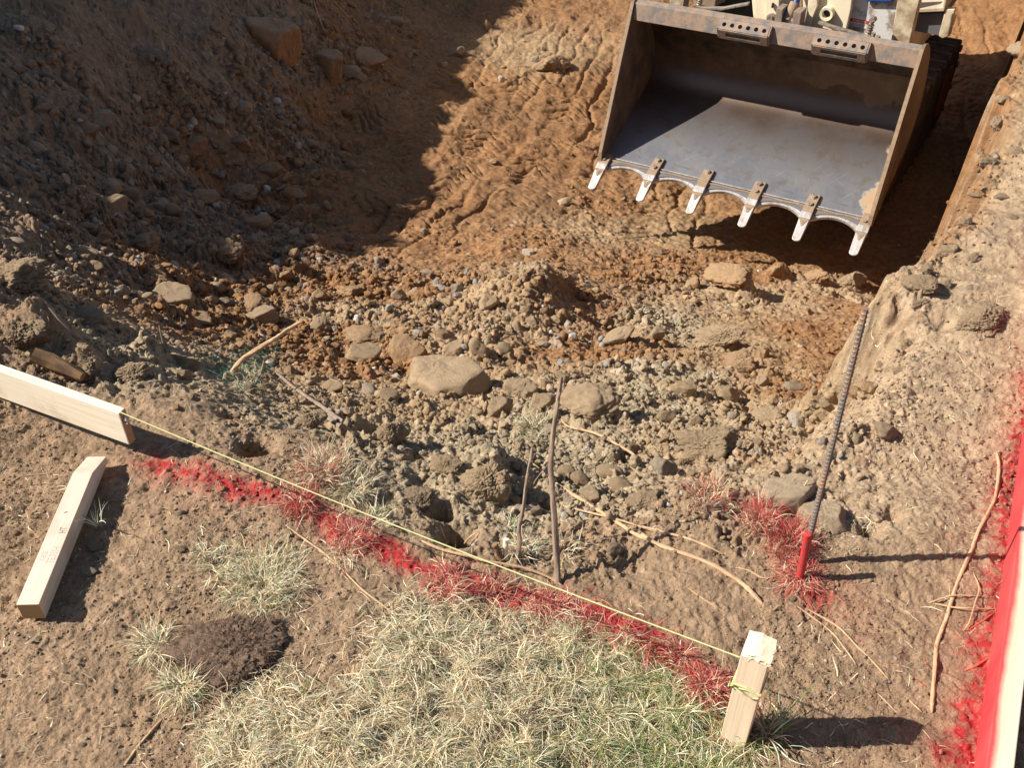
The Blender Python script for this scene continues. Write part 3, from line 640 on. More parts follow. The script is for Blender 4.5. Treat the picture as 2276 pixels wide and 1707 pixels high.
 (V8, 200, 1090, 130, .8, 'a', 'T', 'angular tan stone in the middle of the right rubble'),
 (V8, 780, 1080, 210, .6, 'd', 'T', 'wide tan clod left of the white angular rock'),
 (V8, 730, 890, 90, .8, 'a', 't', 'small tan stone under the round brown clod patch'),
 (V8, 190, 1380, 150, .9, 'a', 'G', 'grey white pointed rock above the red sprayed grass tuft'),
 (V8, 870, 1530, 330, .5, 's', 'W', 'pale slab half buried beside the red sprayed tufts'),
 (V8, 1080, 1650, 280, .5, 's', 'W', 'pale smooth stone behind the base of the rebar'),
 (V8, 1410, 790, 70, .6, 'r', 't', 'small oval tan stone close to the cut wall behind the rebar'),
 (V8, 1260, 950, 80, 1.0, 'd', 'O', 'orange clod behind the rebar in a cluster of three'),
 (V8, 1350, 920, 100, .9, 'd', 'O', 'larger orange clod against the cut wall'),
 (V8, 580, 290, 320, .35, 'd', 'O', 'long ridge of orange crumbs beside the bucket shadow'),
 (V8, 360, 330, 110, .9, 'd', 'O', 'orange clod at the front of the crumb ridge'),
 (V8, 1020, 310, 160, .55, 'd', 'O', 'orange clod lit at the lower edge of the bucket shadow'),
 (V8, 1240, 330, 200, .6, 'd', 'e', 'broad brown clod at the right end of the bucket shadow'),
 (V8, 820, 260, 100, 1.2, 'd', 'O', 'thin crumbly orange clod standing inside the bucket shadow'),
 (V8, 300, 150, 60, .8, 'd', 'o', 'small brown clod casting shadow under the second tooth'),
 (V8, 140, 160, 90, .8, 'd', 'o', 'brown clod left of the small shadowed clod below the bucket'),
 (V8, 1905, 355, 45, .6, 'r', 'G', 'round grey pebble on the right bank like a coin'),
 (V8, 1740, 925, 32, 1, 'r', 'g', 'small grey pebble on the right bank left of the red paint'),
 (V8, 150, 620, 110, .8, 'a', 'T', 'tan stone leaning at the left of the pale crust'),
 (V8, 1270, 640, 1, .8, 'a', 'T', None),
 (V4, 1620, 520, 60, .9, 'a', 'w', 'white stone on the grey gravel strip near the bucket'),
 (V4, 1830, 390, 55, 1.1, 'a', 'w', 'upright white stone on the gravel strip left of the bucket'),
 (V4, 1160, 920, 35, .9, 'a', 'w', 'single white pebble on the tracked mud'),
 (V4, 1960, 430, 280, .5, 'd', 'o', 'dark red earth clod on the gravel strip left of the bucket'),
 (V4, 1520, 180, 60, 1.6, 'd', 'O', 'orange clod lit by the sun inside the upper shadow edge'),
 (V4, 1330, 340, 90, .9, 'd', 'e', 'pale clod sticking into sunlight at the shadow edge'),
 (V4, 1245, 415, 40, .8, 'r', 't', 'small round stone at the foot of the pale sunlit clod'),
 (V4, 2020, 1310, 90, .8, 'a', 't', 'tan stone on the crest below the first bucket tooth'),
 (V4, 960, 1350, 90, .6, 'd', 'O', 'orange clod on the lip between mud and shade'),
 (V4, 1560, 1050, 60, .6, 'd', 'o', 'dark clod in the middle of the tracked mud'),
 (V11, 850, 780, 40, .8, 'r', 'g', 'small pebble beside the base of the red stub'),
 (V9, 1170, 1055, 55, .85, 'r', 'g', 'brown grey pebble on the bank below the red paint'),
 (V9, 1145, 370, 75, .6, 'a', 'O', 'pinkish orange stone on the bank right of the board'),
 (V9, 100, 1180, 45, .8, 'r', 'O', 'tiny orange pebble left of the lying stake'),
 (V9, 1160, 1290, 85, .45, 'a', 'k', 'dark grey stone set in the bank below the red paint'),
 (V9, 580, 1440, 110, .7, 'a', 'g', 'half shaded grey stone against the lying stake'),
 (V9, 630, 1270, 110, .4, 's', 'k', 'flat dark stone in the shadow of the lying stake'),
 (V12, 950, 1340, 55, .7, 'r', 'g', 'small dark stone left of the grass under the sod'),
 (V12, 1160, 1390, 80, .6, 'r', 'T', 'tan stone beside the thin stick below the sod'),
 (V12, 240, 830, 60, .5, 'a', 'g', 'thin grey stone chip on the bare ground left of the sod'),
 (V12, 545, 1505, 40, 1, 'r', 'G', 'tiny pale grey pebble near the bottom left'),
 (V12, 790, 735, 34, .9, 'r', 'k', 'tiny dark pebble on the bare ground above the sod'),
]
CLODS = [  # root bound lumps of earth
 (V5, 110, 640, 480, .62, 'b', 'large root bound dark clod on the far left rim'), (V5, 150, 1010, 420, .6, 'b', 'fibrous brown clod above the white board at far left'),
 (V5, 560, 1220, 300, .5, 'b', 'dark crumbly clod behind the middle of the board'), (V5, 560, 920, 320, .42, 'e', 'grey brown clod on the slope above the board'),
 (V5, 860, 1250, 260, .55, 'T', 'grey clod right of the end of the board'), (V5, 1200, 1200, 230, .7, 'T', 'round grey clod behind the egg shaped stone'),
 (V10, 490, 200, 270, .85, 'T', 'upright grey clod with a dark hole at its right side'), (V10, 1130, 500, 440, .95, 'T', 'biggest grey clod standing left of the upright sticks'),
 (V10, 850, 400, 240, .7, 'T', 'crumbly grey clod left of the biggest grey clod'), (V10, 660, 620, 260, .5, 'e', 'brown crumbly rim clod beside the dark trench hole'),
 (V8, 420, 1240, 380, .6, 'e', 'wide root bound brown clod above the red tufts'), (V8, 1950, 560, 360, .5, 'e', 'root bound clod on the right bank with dark hollows'),
 (V8, 1650, 330, 250, .5, 'e', 'hairy root clod overhanging the pit at the right rim'), (V8, 500, 640, 330, .4, 'T', 'pale crusted clod on the pit floor left of the smooth patch'),
 (V10, 2100, 650, 240, .5, 'T', 'grey clod at the end of the upper thin root'), (V10, 2160, 620, 180, 1.0, 'T', 'smooth brown clod left of the red sprayed grass'),
 (V9, 2000, 470, 260, .5, 'T', 'grey clod in the rim right of the dark hole'),
 (V10, 1360, 960, 200, .35, 'b', 'dark root lump at the foot of the short stick'),
]
VAR = {(790, 1050): 2}
def rocks():
    for (vf, x, y, wd, asp, kd, cl, lb) in NAMED:
        if lb is None: continue
        u, v = vf(x, y); wpx = wd / SC[vf] * 1.12
        put_rock('clod' if kd == 'd' else 'rock', u, v + wpx * asp * .12, wpx, asp, kd, cl, lb, 'clod' if kd == 'd' else 'rock', embed=.36, var=VAR.get((x, y)), lod=5 if wpx > 60 else 4 if wpx > 30 else 3)
    for i, (vf, x, y, wd, asp, cl, lb) in enumerate(CLODS):
        u, v = vf(x, y); wpx = wd / SC[vf]
        put_rock('clod', u, v + wpx * asp * .15, wpx, asp, 'd', cl, lb, 'clod', embed=.36, lod=6, var=i % 5, tilt=.15)
rocks()
# further single stones, zone by zone: picture box, count, size range px, colours
ZN = [((60, 200, 640, 470), 46, (16, 44), 'gbbeGok', 'small %s stone in the shaded rubble of the left slope', 'stones in the shaded rubble', 'ar'),
      ((150, 440, 720, 640), 40, (18, 46), 'OobetOg', 'small %s stone in the half sunlit rubble of the left pit', 'stones in the half lit rubble', 'ard'),
      ((760, 600, 1350, 860), 36, (16, 42), 'TtTOegG', 'small %s stone on the sunlit mound', 'stones on the mound', 'aard'),
      ((1060, 840, 1800, 1100), 46, (18, 46), 'TtTTgtw', 'small %s stone in the sunlit rubble between mound and bank', 'stones in the sunlit rubble', 'aar')]
CN = {'g': 'grey', 'b': 'dark brown', 'e': 'brown', 'G': 'pale grey', 'o': 'reddish brown', 'k': 'blackish', 'O': 'orange', 't': 'tan', 'T': 'greyish tan', 'w': 'whitish'}
taken = [(vf(x, y), wd / SC[vf]) for (vf, x, y, wd, *_r) in NAMED]
for (bx, cnt, sz, cols_, lb, grp, kinds) in ZN:
    i = 0; tries = 0; pts = []
    while i < cnt and tries < 2000:
        tries += 1
        u = random.uniform(bx[0], bx[2]) * K; v = random.uniform(bx[1], bx[3]) * K; s_ = sz[0] + (sz[1] - sz[0]) * random.random() ** 2
        if any(math.hypot(u - a[0][0], v - a[0][1]) < .55 * (a[1] + s_) for a in taken): continue
        taken.append(((u, v), s_)); pts.append((u, v, s_)); i += 1
    P, T = drop([(a / K, b / K) for a, b, _ in pts])
    for (u, v, s_), p, t in zip(pts, P, T):
        c = random.choice(cols_)
        put_rock('rock', u, v, s_, random.uniform(.6, .95), random.choice(kinds).replace('d', 'a'), c, lb % CN[c], 'rock', grp + ', ' + CN[c], lod=4 if s_ > 28 else 3, tilt=1.0, pt=(p, t), embed=.25)
lipp = [(2195, 110, 60), (2160, 215, 46), (2150, 270, 60), (2120, 350, 50), (2098, 420, 60), (2075, 480, 40), (2040, 545, 62), (1990, 590, 60), (1972, 660, 48), (1955, 740, 50), (1935, 800, 40), (1925, 860, 46), (1960, 850, 34), (2030, 620, 44), (2090, 560, 36), (2150, 430, 40), (2190, 330, 54), (2180, 470, 34)]
P, T = drop([(a + 8, b) for a, b, c in lipp])
for (a, b, c), p, t in zip(lipp, P, T):
    put_rock('clod', a * K, b * K, c * random.uniform(.55, 1.0), random.uniform(.5, .8), 'd', 't', 'crumbling clod of earth along the lip of the right bank', 'clod', 'clods along the lip of the right bank', lod=5, tilt=.7, pt=(p, t), embed=.50)
# uncountable small stones and crumbs of earth, one object
def scatter():
    tm = [(stone(900 + i * 3, 2, 'aad'[i % 3])) for i in range(12)]; tl = [(stone(950 + i * 3, 3, 'aad'[i % 3])) for i in range(9)]
    VV = []; FF = []; CC = []; b = 0
    boxes = [((-60, 60, 760, 640), 5200, (6, 30), 1.0), ((100, 440, 1000, 800), 3600, (5, 24), 1.0), ((740, 560, 1500, 900), 4200, (5, 24), 1.0), ((900, 820, 1960, 1180), 4000, (5, 24), 1.0),
             ((430, 720, 1000, 1060), 1500, (4, 20), 1.0), ((-40, 540, 420, 880), 1500, (5, 22), 1.0), ((820, 0, 1400, 560), 1200, (4, 14), 1.0), ((1300, 480, 1960, 860), 1500, (4, 18), 1.0), ((-20, 820, 2240, 1680), 4200, (3, 11), .2), ((-20, 800, 2240, 1690), 26000, (2.2, 9), -.2), ((1900, 300, 2240, 1100), 1500, (3, 12), .2), ((560, 0, 900, 260), 700, (6, 24), 1.0)]
    for bx, cnt, sz, cm in boxes:
        cnt = int(cnt * 1.15); P = np.stack([RNG.uniform(bx[0], bx[2], cnt), RNG.uniform(bx[1], bx[3], cnt)], 1); W, T = drop(P)
        cl, mu, c, k = zone(W[:, 0], W[:, 1]); clump = .32 + perlin(W[:, 0] * 3.1, W[:, 1] * 3.1, 301) * 1.3
        keep = (RNG.rand(cnt) < np.clip((cl * 1.15 + (1 - cm) * .8), .05, 1) * np.clip(clump + .25, .1, 1) * (1 - .8 * mu)) & (T < 14.5)
        for p, t, c_, q in zip(W[keep], T[keep], c[keep], RNG.rand(keep.sum())):
            s_ = (sz[0] + (sz[1] - sz[0]) * q ** 3.4) * t / FPX * .5
            V, F = (tl[RNG.randint(9)] if q > .8 else tm[RNG.randint(12)])
            a = RNG.uniform(0, 6.28); e = RNG.uniform(.7, 1.25, 3) * s_; e[2] *= .8
            v = V * e; bb = RNG.uniform(-.7, .7); v = np.stack([v[:, 0], v[:, 1] * math.cos(bb) - v[:, 2] * math.sin(bb), v[:, 1] * math.sin(bb) + v[:, 2] * math.cos(bb)], 1)
            v = np.stack([v[:, 0] * math.cos(a) - v[:, 1] * math.sin(a), v[:, 0] * math.sin(a) + v[:, 1] * math.cos(a), v[:, 2]], 1) + p + [0, 0, s_ * .15]
            cc = c_ * RNG.uniform(.8, 1.2)
            if RNG.rand() < .08: cc = np.array(RC['wGgtk'[RNG.randint(5)]]) * RNG.uniform(.7, 1)
            VV.append(v); FF.append(F + b); CC.append(np.repeat(cc[None], len(v), 0)); b += len(v)
    V = np.concatenate(VV); C = np.concatenate(CC); pm = np.clip(paint(V[:, 0], V[:, 1]) - .45, 0, .7)[:, None]; C = C * (1 - pm) + RED * pm
    tag(link('gravel', mesh('gravel', V, np.concatenate(FF), C, True, M_STUFF)), 'loose gravel and crumbs of earth strewn over pit and bank', 'gravel', kind='stuff')
scatter()
# ------------------------------------------------------------------ loader with its bucket
M_CREAM = plain('cream_paint', (.72, .62, .44), .5, 0, rgb2=(.40, .28, .16), lo=.52, hi=.74, scale=7, bmp=.0008)
M_RUST = plain('rusty_steel', (.30, .21, .15), .75, .25, rgb2=(.16, .15, .14), lo=.42, hi=.62, scale=16, bmp=.002)
M_DUSTY = plain('dusty_steel', (.29, .20, .125), .85, 0, rgb2=(.20, .15, .11), lo=.4, hi=.7, scale=40, bmp=.0015)
M_DARK = plain('dark_greasy_steel', (.045, .04, .037), .6, .2, scale=12)
M_RUBBER = plain('dusty_rubber', (.10, .075, .055), .9, 0, rgb2=(.05, .045, .042), lo=.45, hi=.6, scale=9)
M_LUG = plain('dusty_lug', (.17, .135, .11), .9, 0, rgb2=(.08, .066, .056), lo=.45, hi=.65, scale=12)
M_BLUE = plain('blue_paint', (.02, .06, .25), .4, 0, var=.2)
M_SPRING = plain('worn_steel', (.36, .30, .24), .5, .5, rgb2=(.2, .15, .11), scale=30, lo=.45, hi=.6)
M_LABEL = plain('label_white', (.62, .60, .56), .6, 0, var=.1); M_LRED = plain('label_red', (.55, .04, .03), .6, 0, var=.1); M_INK = plain('ink', (.06, .055, .05), .8, 0, var=.1, bmp=0)
def polished():
    m, t, b = newmat('polished_steel'); tc = N(t, 'ShaderNodeTexCoord').outputs['Object']
    mp = N(t, 'ShaderNodeMapping'); mp.inputs['Rotation'].default_value = (0, 0, 0); mp.inputs['Scale'].default_value = (160, 8, 30); t.links.new(tc, mp.inputs[0])
    n1 = noise(t, 1, 3, .6, mp.outputs[0])
    nd = noise(t, 19, 5, .65, tc); dm = ramp(t, nd.outputs[0], [(.50, 0), (.64, .75)]).outputs[0]
    t.links.new(mix(t, dm, ramp(t, n1.outputs[0], [(.3, (.36, .34, .33)), (.7, (.62, .60, .58))]).outputs[0], (.33, .24, .16)), b.inputs['Base Color'])
    b.inputs['Metallic'].default_value = .45; b.inputs['Roughness'].default_value = .42; bump(t, b, n1.outputs[0], .0004, .6); return m
M_POL = polished()
def floor_steel():
    """worn blue grey plate: scratched bright near the edge, brown towards the back, caked soil in the right corner"""
    m, t, b = newmat('bucket_steel'); tc = N(t, 'ShaderNodeTexCoord').outputs['Object']
    sx = N(t, 'ShaderNodeSeparateXYZ'); t.links.new(tc, sx.inputs[0])
    def sc(rot, s, k=1):
        m0 = N(t, 'ShaderNodeMapping'); m0.inputs['Rotation'].default_value = (0, 0, rot); t.links.new(tc, m0.inputs[0]); mp = N(t, 'ShaderNodeMapping'); mp.inputs['Scale'].default_value = s; t.links.new(m0.outputs[0], mp.inputs[0]); return noise(t, k, 3, .6, mp.outputs[0])
    s1 = sc(.65, (190, 3.2, 10)); s2 = sc(-.2, (260, 5, 10)); s3 = sc(-.95, (230, 4, 10)); big = noise(t, 2.6, 7, .66, tc); mid = noise(t, 11, 5, .6, tc)
    base = ramp(t, big.outputs[0], [(.33, (.25, .255, .285)), (.5, (.33, .33, .345)), (.66, (.43, .40, .37))]).outputs[0]
    for s_, th in ((s1, .66), (s2, .67), (s3, .68)): base = mix(t, ramp(t, s_.outputs[0], [(th - .03, 0), (th + .06, .5)]).outputs[0], base, (.85, .76, .64))
    base = mix(t, ramp(t, mid.outputs[0], [(.52, 0), (.68, .45)]).outputs[0], base, (.24, .175, .12))
    # brown heat and dirt towards the back (local y), soil caked along the right side (local x)
    def mr(src, a, b_):
        r = N(t, 'ShaderNodeMapRange'); r.inputs[1].default_value = a; r.inputs[2].default_value = b_; t.links.new(src, r.inputs[0]); return r.outputs[0]
    def math_(op, a, b_):
        n_ = N(t, 'ShaderNodeMath', operation=op)
        for i, v in enumerate((a, b_)):
            if hasattr(v, 'links'): t.links.new(v, n_.inputs[i])
            else: n_.inputs[i].default_value = v
        return n_.outputs[0]
    yb = math_('ADD', sx.outputs[1], math_('MULTIPLY', math_('SUBTRACT', big.outputs[0], .5), .5))
    base = mix(t, mr(yb, .22, .66), base, (.13, .09, .07))
    back = mr(sx.outputs[2], .03, .25)
    base = mix(t, back, base, mix(t, ramp(t, mid.outputs[0], [(.4, 0), (.65, 1)]).outputs[0], (.055, .038, .026), (.13, .088, .05)))
    n4 = noise(t, 4.2, 4, .6, tc)
    d1 = math_('ADD', sx.outputs[0], math_('MULTIPLY', math_('SUBTRACT', n4.outputs[0], .5), .34))
    d1 = math_('ADD', d1, math_('MULTIPLY', math_('ABSOLUTE', math_('SUBTRACT', sx.outputs[1], .12), 0), -.09))
    dirt = mr(math_('ADD', d1, math_('MULTIPLY', math_('SUBTRACT', noise(t, 26, 5, .65, tc).outputs[0], .5), .05)), 1.65, 1.675)
    d2 = math_('ADD', sx.outputs[2], math_('MULTIPLY', math_('SUBTRACT', noise(t, 3.2, 4, .6, tc).outputs[0], .62), .5)); dirt2 = math_('MULTIPLY', mr(d2, .05, .06), math_('LESS_THAN', sx.outputs[2], .3))
    dirt2 = math_('MULTIPLY', dirt2, mr(sx.outputs[0], .9, 1.2))
    dd = math_('MAXIMUM', dirt, math_('MULTIPLY', dirt2, .3))
    base = mix(t, dd, base, mix(t, mid.outputs[0], (.28, .19, .11), (.40, .28, .165)))
    t.links.new(base, b.inputs['Base Color'])
    t.links.new(math_('MULTIPLY', math_('SUBTRACT', 1, dd), math_('SUBTRACT', .72, math_('MULTIPLY', back, .25))), b.inputs['Metallic'])
    t.links.new(math_('ADD', .38, math_('MULTIPLY', math_('MAXIMUM', dd, math_('MULTIPLY', back, .2)), .5)), b.inputs['Roughness'])
    p = bump(t, b, s1.outputs[0], .0006, .6); p = bump(t, b, mid.outputs[0], .002, .35, p); bump(t, b, dd, .0015, .6, p)
    return m
M_FLOOR = floor_steel()
M_SIDE = plain('side_steel', (.20, .145, .10), .7, .3, rgb2=(.10, .075, .06), lo=.4, hi=.65, scale=6, bmp=.0015)
def rotm(yaw, pit, rol):
    return Matrix.Rotation(yaw, 4, 'Z') @ Matrix.Rotation(rol, 4, 'Y') @ Matrix.Rotation(pit, 4, 'X')
BW = 1.75
def loader():
    gz = -2.2
    L = empty('loader', (.588, 5.9083, gz), -.5428)
    tag(L, 'cream compact loader lowering its wide toothed bucket into the pit', 'loader')
    EI = (Matrix.Translation((.588, 5.9083, gz)) @ rotm(-.5428, 0, 0)).inverted()
    B = EI @ Matrix.Translation((.5895, 5.9207, -1.5911)) @ rotm(-.5321, .3959, -.0266)
    # bucket shell: bent plate with thickness
    prof = [(0.0, 0.0), (.2, 0), (.40, 0), (.56, 0)]
    for k in range(1, 12):
        a = k / 12 * math.radians(112); prof.append((.60 + .265 * math.sin(a), .265 - .265 * math.cos(a)))
    prof += [(.865, .41), (.83, .51), (.775, .59), (.722, .64)]
    out = []
    for i, p in enumerate(prof):
        a = Vector(prof[max(i - 1, 0)]); b = Vector(prof[min(i + 1, len(prof) - 1)]); t = (b - a).normalized(); out.append((p[0] + t.y * .018, p[1] - t.x * .018))
    g = G(); g.prism(prof + out[::-1], 0, .014, BW - .014)
    bucket = g.make('bucket', M_FLOOR, L, smooth=True); bucket.matrix_local = B
    tag(bucket, 'wide steel bucket with a scratched blue grey floor')
    # side plates
    side = [(-.01, -.012), (-.03, .03), (.02, .10), (.13, .20), (.34, .38), (.56, .555), (.68, .668), (.715, .665)] + [(p[0] + .012, p[1]) for p in prof[::-1][:-1]] + [(.2, -.02)]
    side = [(-.02, -.02), (-.045, .02), (-.02, .075), (.17, .235), (.40, .43), (.60, .595), (.69, .672), (.73, .672), (.80, .61), (.86, .52), (.888, .42), (.888, .25), (.83, .11), (.73, .025), (.60, -.022)]
    for x0 in (0, BW - .014):
        g = G(); g.prism(side, 0, x0 - .001, x0 + .015); o = g.make('side_plate', M_SIDE, bucket)
        # worn bright rim along the front edge
    for x0 in (-.003, BW - .019):
        g = G(); rim = [(-.048, .02), (-.023, .078), (.167, .238), (.397, .433), (.597, .598), (.689, .676), (.683, .664), (.60, .583), (.402, .417), (.173, .222), (-.012, .07), (-.035, .018)]
        g.prism(rim, 0, x0 - .002, x0 + .020); g.make('edge_strip', M_DUSTY, bucket)
    # top lip: an angle iron across the mouth
    g = G(); g.prism([(.630, .585), (.690, .664), (.735, .660), (.74, .648), (.70, .646), (.643, .577)], 0, .016, BW - .016); g.make('top_lip', M_RUST, bucket, bevel=.003)
    # stiffening rolled edge below the lip
    g = G(); g.box((BW / 2, .76, .592), (BW - .05, .03, .02), None, .004); g.make('stiffener', M_RUST, bucket)
    # step brackets with six holes and a slot
    for x0 in (.59, 1.16):
        import bmesh
        n_ = Vector((0, -.80, .60)).normalized()            # lip face normal
        ux = Vector((1, 0, 0)); uy = Vector((0, .60, .80)).normalized()
        def face(w_, h_, holes, th, org, uy, nn):
            bm = bmesh.new(); ox = org
            out_ = [bm.verts.new(ox + ux * a + uy * b) for a, b in ((0, 0), (w_, 0), (w_, h_), (0, h_))]
            ed = [bm.edges.new((out_[i], out_[(i + 1) % 4])) for i in range(4)]
            for hp in holes:
                vs = [bm.verts.new(ox + ux * a + uy * b) for a, b in hp]; ed += [bm.edges.new((vs[i], vs[(i + 1) % len(vs)])) for i in range(len(vs))]
            r = bmesh.ops.triangle_fill(bm, edges=ed, use_beauty=True, use_dissolve=False)
            bmesh.ops.recalc_face_normals(bm, faces=bm.faces)
            fs = list(bm.faces); e = bmesh.ops.extrude_face_region(bm, geom=fs); vs = [v for v in e['geom'] if isinstance(v, bmesh.types.BMVert)]
            bmesh.ops.translate(bm, verts=vs, vec=nn * th); bmesh.ops.recalc_face_normals(bm, faces=bm.faces)
            return bm
        W_ = .30
        # top strip (nearly level) with holes, sitting proud of the lip
        holes = [[(.028 + k * .049 + .013 * math.cos(a * .5236), .030 + .013 * math.sin(a * .5236)) for a in range(12)] for k in range(6)]
        ut = Vector((0, .90, .43)).normalized(); nt_ = Vector((0, -.43, .90)).normalized()
        o1 = Vector((x0, .622, .640))
        bm = face(W_, .060, holes, .007, o1, ut, nt_)
        slot = [[(.045, .020), (.255, .020), (.255, .052), (.045, .052)]]
        uf = Vector((0, -.05, 1)).normalized(); nf = Vector((0, -1, -.05))
        bm2 = face(W_, .068, slot, .007, o1 + Vector((0, .002, -.066)), uf, nf)
        me2 = bpy.data.meshes.new('tmp'); bm2.to_mesh(me2); bm.from_mesh(me2); me = bpy.data.meshes.new('step_bracket'); bm.to_mesh(me); bm.free(); bm2.free(); bpy.data.meshes.remove(me2)
        me.materials.append(M_RUST); o = link('step_bracket', me, bucket)
        g = G()
        for xx in (x0 + W_ + .0005, x0 - .0095): g.prism([(.622, .645), (.680, .672), (.690, .655), (.640, .575), (.620, .578)], 0, xx, xx + .009)
        g.make('bracket_gusset', M_RUST, bucket)
    # cutting edge with scallops between the teeth
    xs = [.035 + (BW - .07) * i / 5 for i in range(6)]
    def scal(x, d, base):
        for a, b in zip(xs[:-1], xs[1:]):
            if a <= x <= b: u = (x - a) / (b - a); return base + d * math.sin(math.pi * min(1, max(0, (u - .12) / .76))) ** .7
        return base
    P = [(.012 + (BW - .024) * i / 150) for i in range(151)]
    g = G(); poly = [(x, scal(x, .052, -.085)) for x in P] + [(BW - .012, .0), (.012, .0)]
    g.prism([(a, b) for a, b in poly], 2, -.024, -.004); g.make('cutting_edge', M_POL, bucket)
    g = G(); poly = [(x, scal(x, .036, -.055)) for x in P] + [(BW - .014, .004), (.014, .004)]
    g.prism(poly, 2, -.0038, .004); g.make('edge_liner', M_SIDE2, bucket)
    g = G(); g.box((BW / 2, .0125, .006), (BW - .04, .007, .006)); g.make('weld_bead', M_POL, bucket)
    for i in range(5):
        xm = (xs[i] + xs[i + 1]) / 2 - .02
        g = G(); g.tube([(xm - .05, .072, -.001), (xm, .072, .001), (xm + .05, .072, -.001)], .005, 6); g.make('weld_bead', M_SIDE2, bucket)
    # dirt line on the lip
    g = G(); g.tube([(x, -.006 + .004 * math.sin(x * 40), .006) for x in [.03 + i * .042 for i in range(41)]], [.0045 + .003 * random.random() for _ in range(41)], 6); g.make('dirt_line', M_DUSTY, bucket)
    # six teeth: adapter with two bolts, bright worn point
    for i, x in enumerate(xs):
        wa = .032; end = i in (0, 5)
        g = G(); g.prism([(-.125, -.012), (-.118, .018), (-.03, .026), (.085 if not end else .03, .020), (.10 if not end else .05, .004), (.0, .0042), (-.08, .004)], 0, x - wa, x + wa)
        ad = g.make('tooth', M_DUSTY, bucket, bevel=.004)
        tag(ad, ['leftmost tooth tucked under the side plate', 'second tooth from the left with two round bolts', 'third tooth from the left with one bolt showing', 'fourth tooth from the left', 'fifth tooth from the left caked with soil', 'rightmost tooth below the soil caked corner'][i])
        # the point, tapered and rounded at the end, merged as second material
        w1, w2 = .030, .0255; tip = []
        outl = [(x - w1, -.105), (x - w2, -.225)] + [(x - w2 * math.cos(a), -.232 - .022 * math.sin(a)) for a in [k * math.pi / 8 for k in range(9)]] + [(x + w2, -.225), (x + w1, -.105)]
        V = []; n_ = len(outl)
        for (px_, py_) in outl:
            f_ = (py_ + .105) / -.15; V.append((px_, py_, .0185 - .030 * f_))
        for (px_, py_) in outl:
            f_ = (py_ + .105) / -.15; V.append((px_, py_, -.020 - .0 * f_))
        F = [tuple(range(n_)), tuple(range(2 * n_ - 1, n_ - 1, -1))] + [(k, n_ + k, n_ + (k + 1) % n_, (k + 1) % n_) for k in range(n_)]
        g2 = G(); g2.add(V, F)
        # wear collar
        g2.prism([(-.112, -.010), (-.104, .024), (-.062, .030), (-.056, .0)], 0, x - .0335, x + .0335)
        pt = g2.make('tooth_point', M_POL, bucket, bevel=.002)
        # raised triangle and number on the point
        zt = lambda yy: .0186 - .030 * ((yy + .105) / -.15)
        g3 = G()
        tri = [(-.023, -.116), (.023, -.116), (.012, -.142), (.004, -.156), (-.004, -.156), (-.012, -.142)]
        g3.add([(x + a, b, zt(b) + .0006) for a, b in tri] + [(x + a * .8, b, zt(b) + .003) for a, b in tri], [tuple(range(6, 12))] + [(k, (k + 1) % 6, 6 + (k + 1) % 6, 6 + k) for k in range(6)])
        g3.make('mark', M_DUSTY, bucket)
        ring = [(x + .006 * math.cos(a) * .8, -.129 + .007 * math.sin(a), zt(-.129) + .0045) for a in [k * math.pi / 6 for k in range(13)]]
        if i == 1 or i == 0: ring += [(x + .0045 * math.cos(a), -.118 + .005 * math.sin(a), zt(-.118) + .0045) for a in [-math.pi / 2 + k * math.pi / 6 for k in range(13)]]
        g4 = G(); g4.tube(ring, .0013, 5); g4.make('mark', M_POL, bucket)
        if not end:
            for yb_ in ((.062, -.0) if i in (1, 4, 3) else (.062,)):
                g = G(); z0 = .0245 if yb_ < .03 else .0225
                g.tube([(x, yb_, z0 - .004), (x, yb_, z0 + .003)], .019, 16); g.tube([(x, yb_, z0 + .003), (x, yb_, z0 + .013)], .0135, 6); g.make('bolt', M_SPRING, bucket, bevel=.001)
        else:
            g = G(); g.tube([(x - .004, -.03, .026), (x - .004, -.03, .036)], .011, 6); g.make('bolt', M_SPRING, bucket)
    # a few holes in the back plate just under the lip (drain holes)
    g = G()
    for hx in (.55, .93, 1.32, 1.62): g.tube([(hx, .792, .566), (hx, .796, .570)], .010, 10)
    g.make('hole_ring', M_DARK, bucket)

    # the upper part of the shell leans a little further back than the floor
    for o_ in [bucket] + list(bucket.children):
        n_ = len(o_.data.vertices); cc = np.zeros(n_ * 3); o_.data.vertices.foreach_get('co', cc); cc = cc.reshape(-1, 3)
        an = .046 * sstep(.0, .35, cc[:, 2]); y_, z_ = cc[:, 1].copy(), cc[:, 2].copy()
        cc[:, 1] = y_ * np.cos(an) - z_ * np.sin(an); cc[:, 2] = y_ * np.sin(an) + z_ * np.cos(an); o_.data.vertices.foreach_set('co', cc.ravel()); o_.data.update()
    # ---- machine behind the bucket, in the level frame of the loader (x right, y back, z above the pit floor)
    Ew = Matrix.Translation((.588, 5.9083, gz)) @ rotm(-.5428, 0, 0)
    Ei = np.array(EI); oc = Ei @ np.array([0, 0, CAM_H, 1.])
    def LP(px, py, Y):
        """view 2 pixel on the plane y = Y of the loader frame -> x, z"""
        u = 1500 + px / 3.16; v = py / 3.16; d = ray(u, v); dl = Ei[:3, :3] @ d; s_ = (Y - oc[1]) / dl[1]; return (oc[0] + s_ * dl[0], oc[2] + s_ * dl[2])
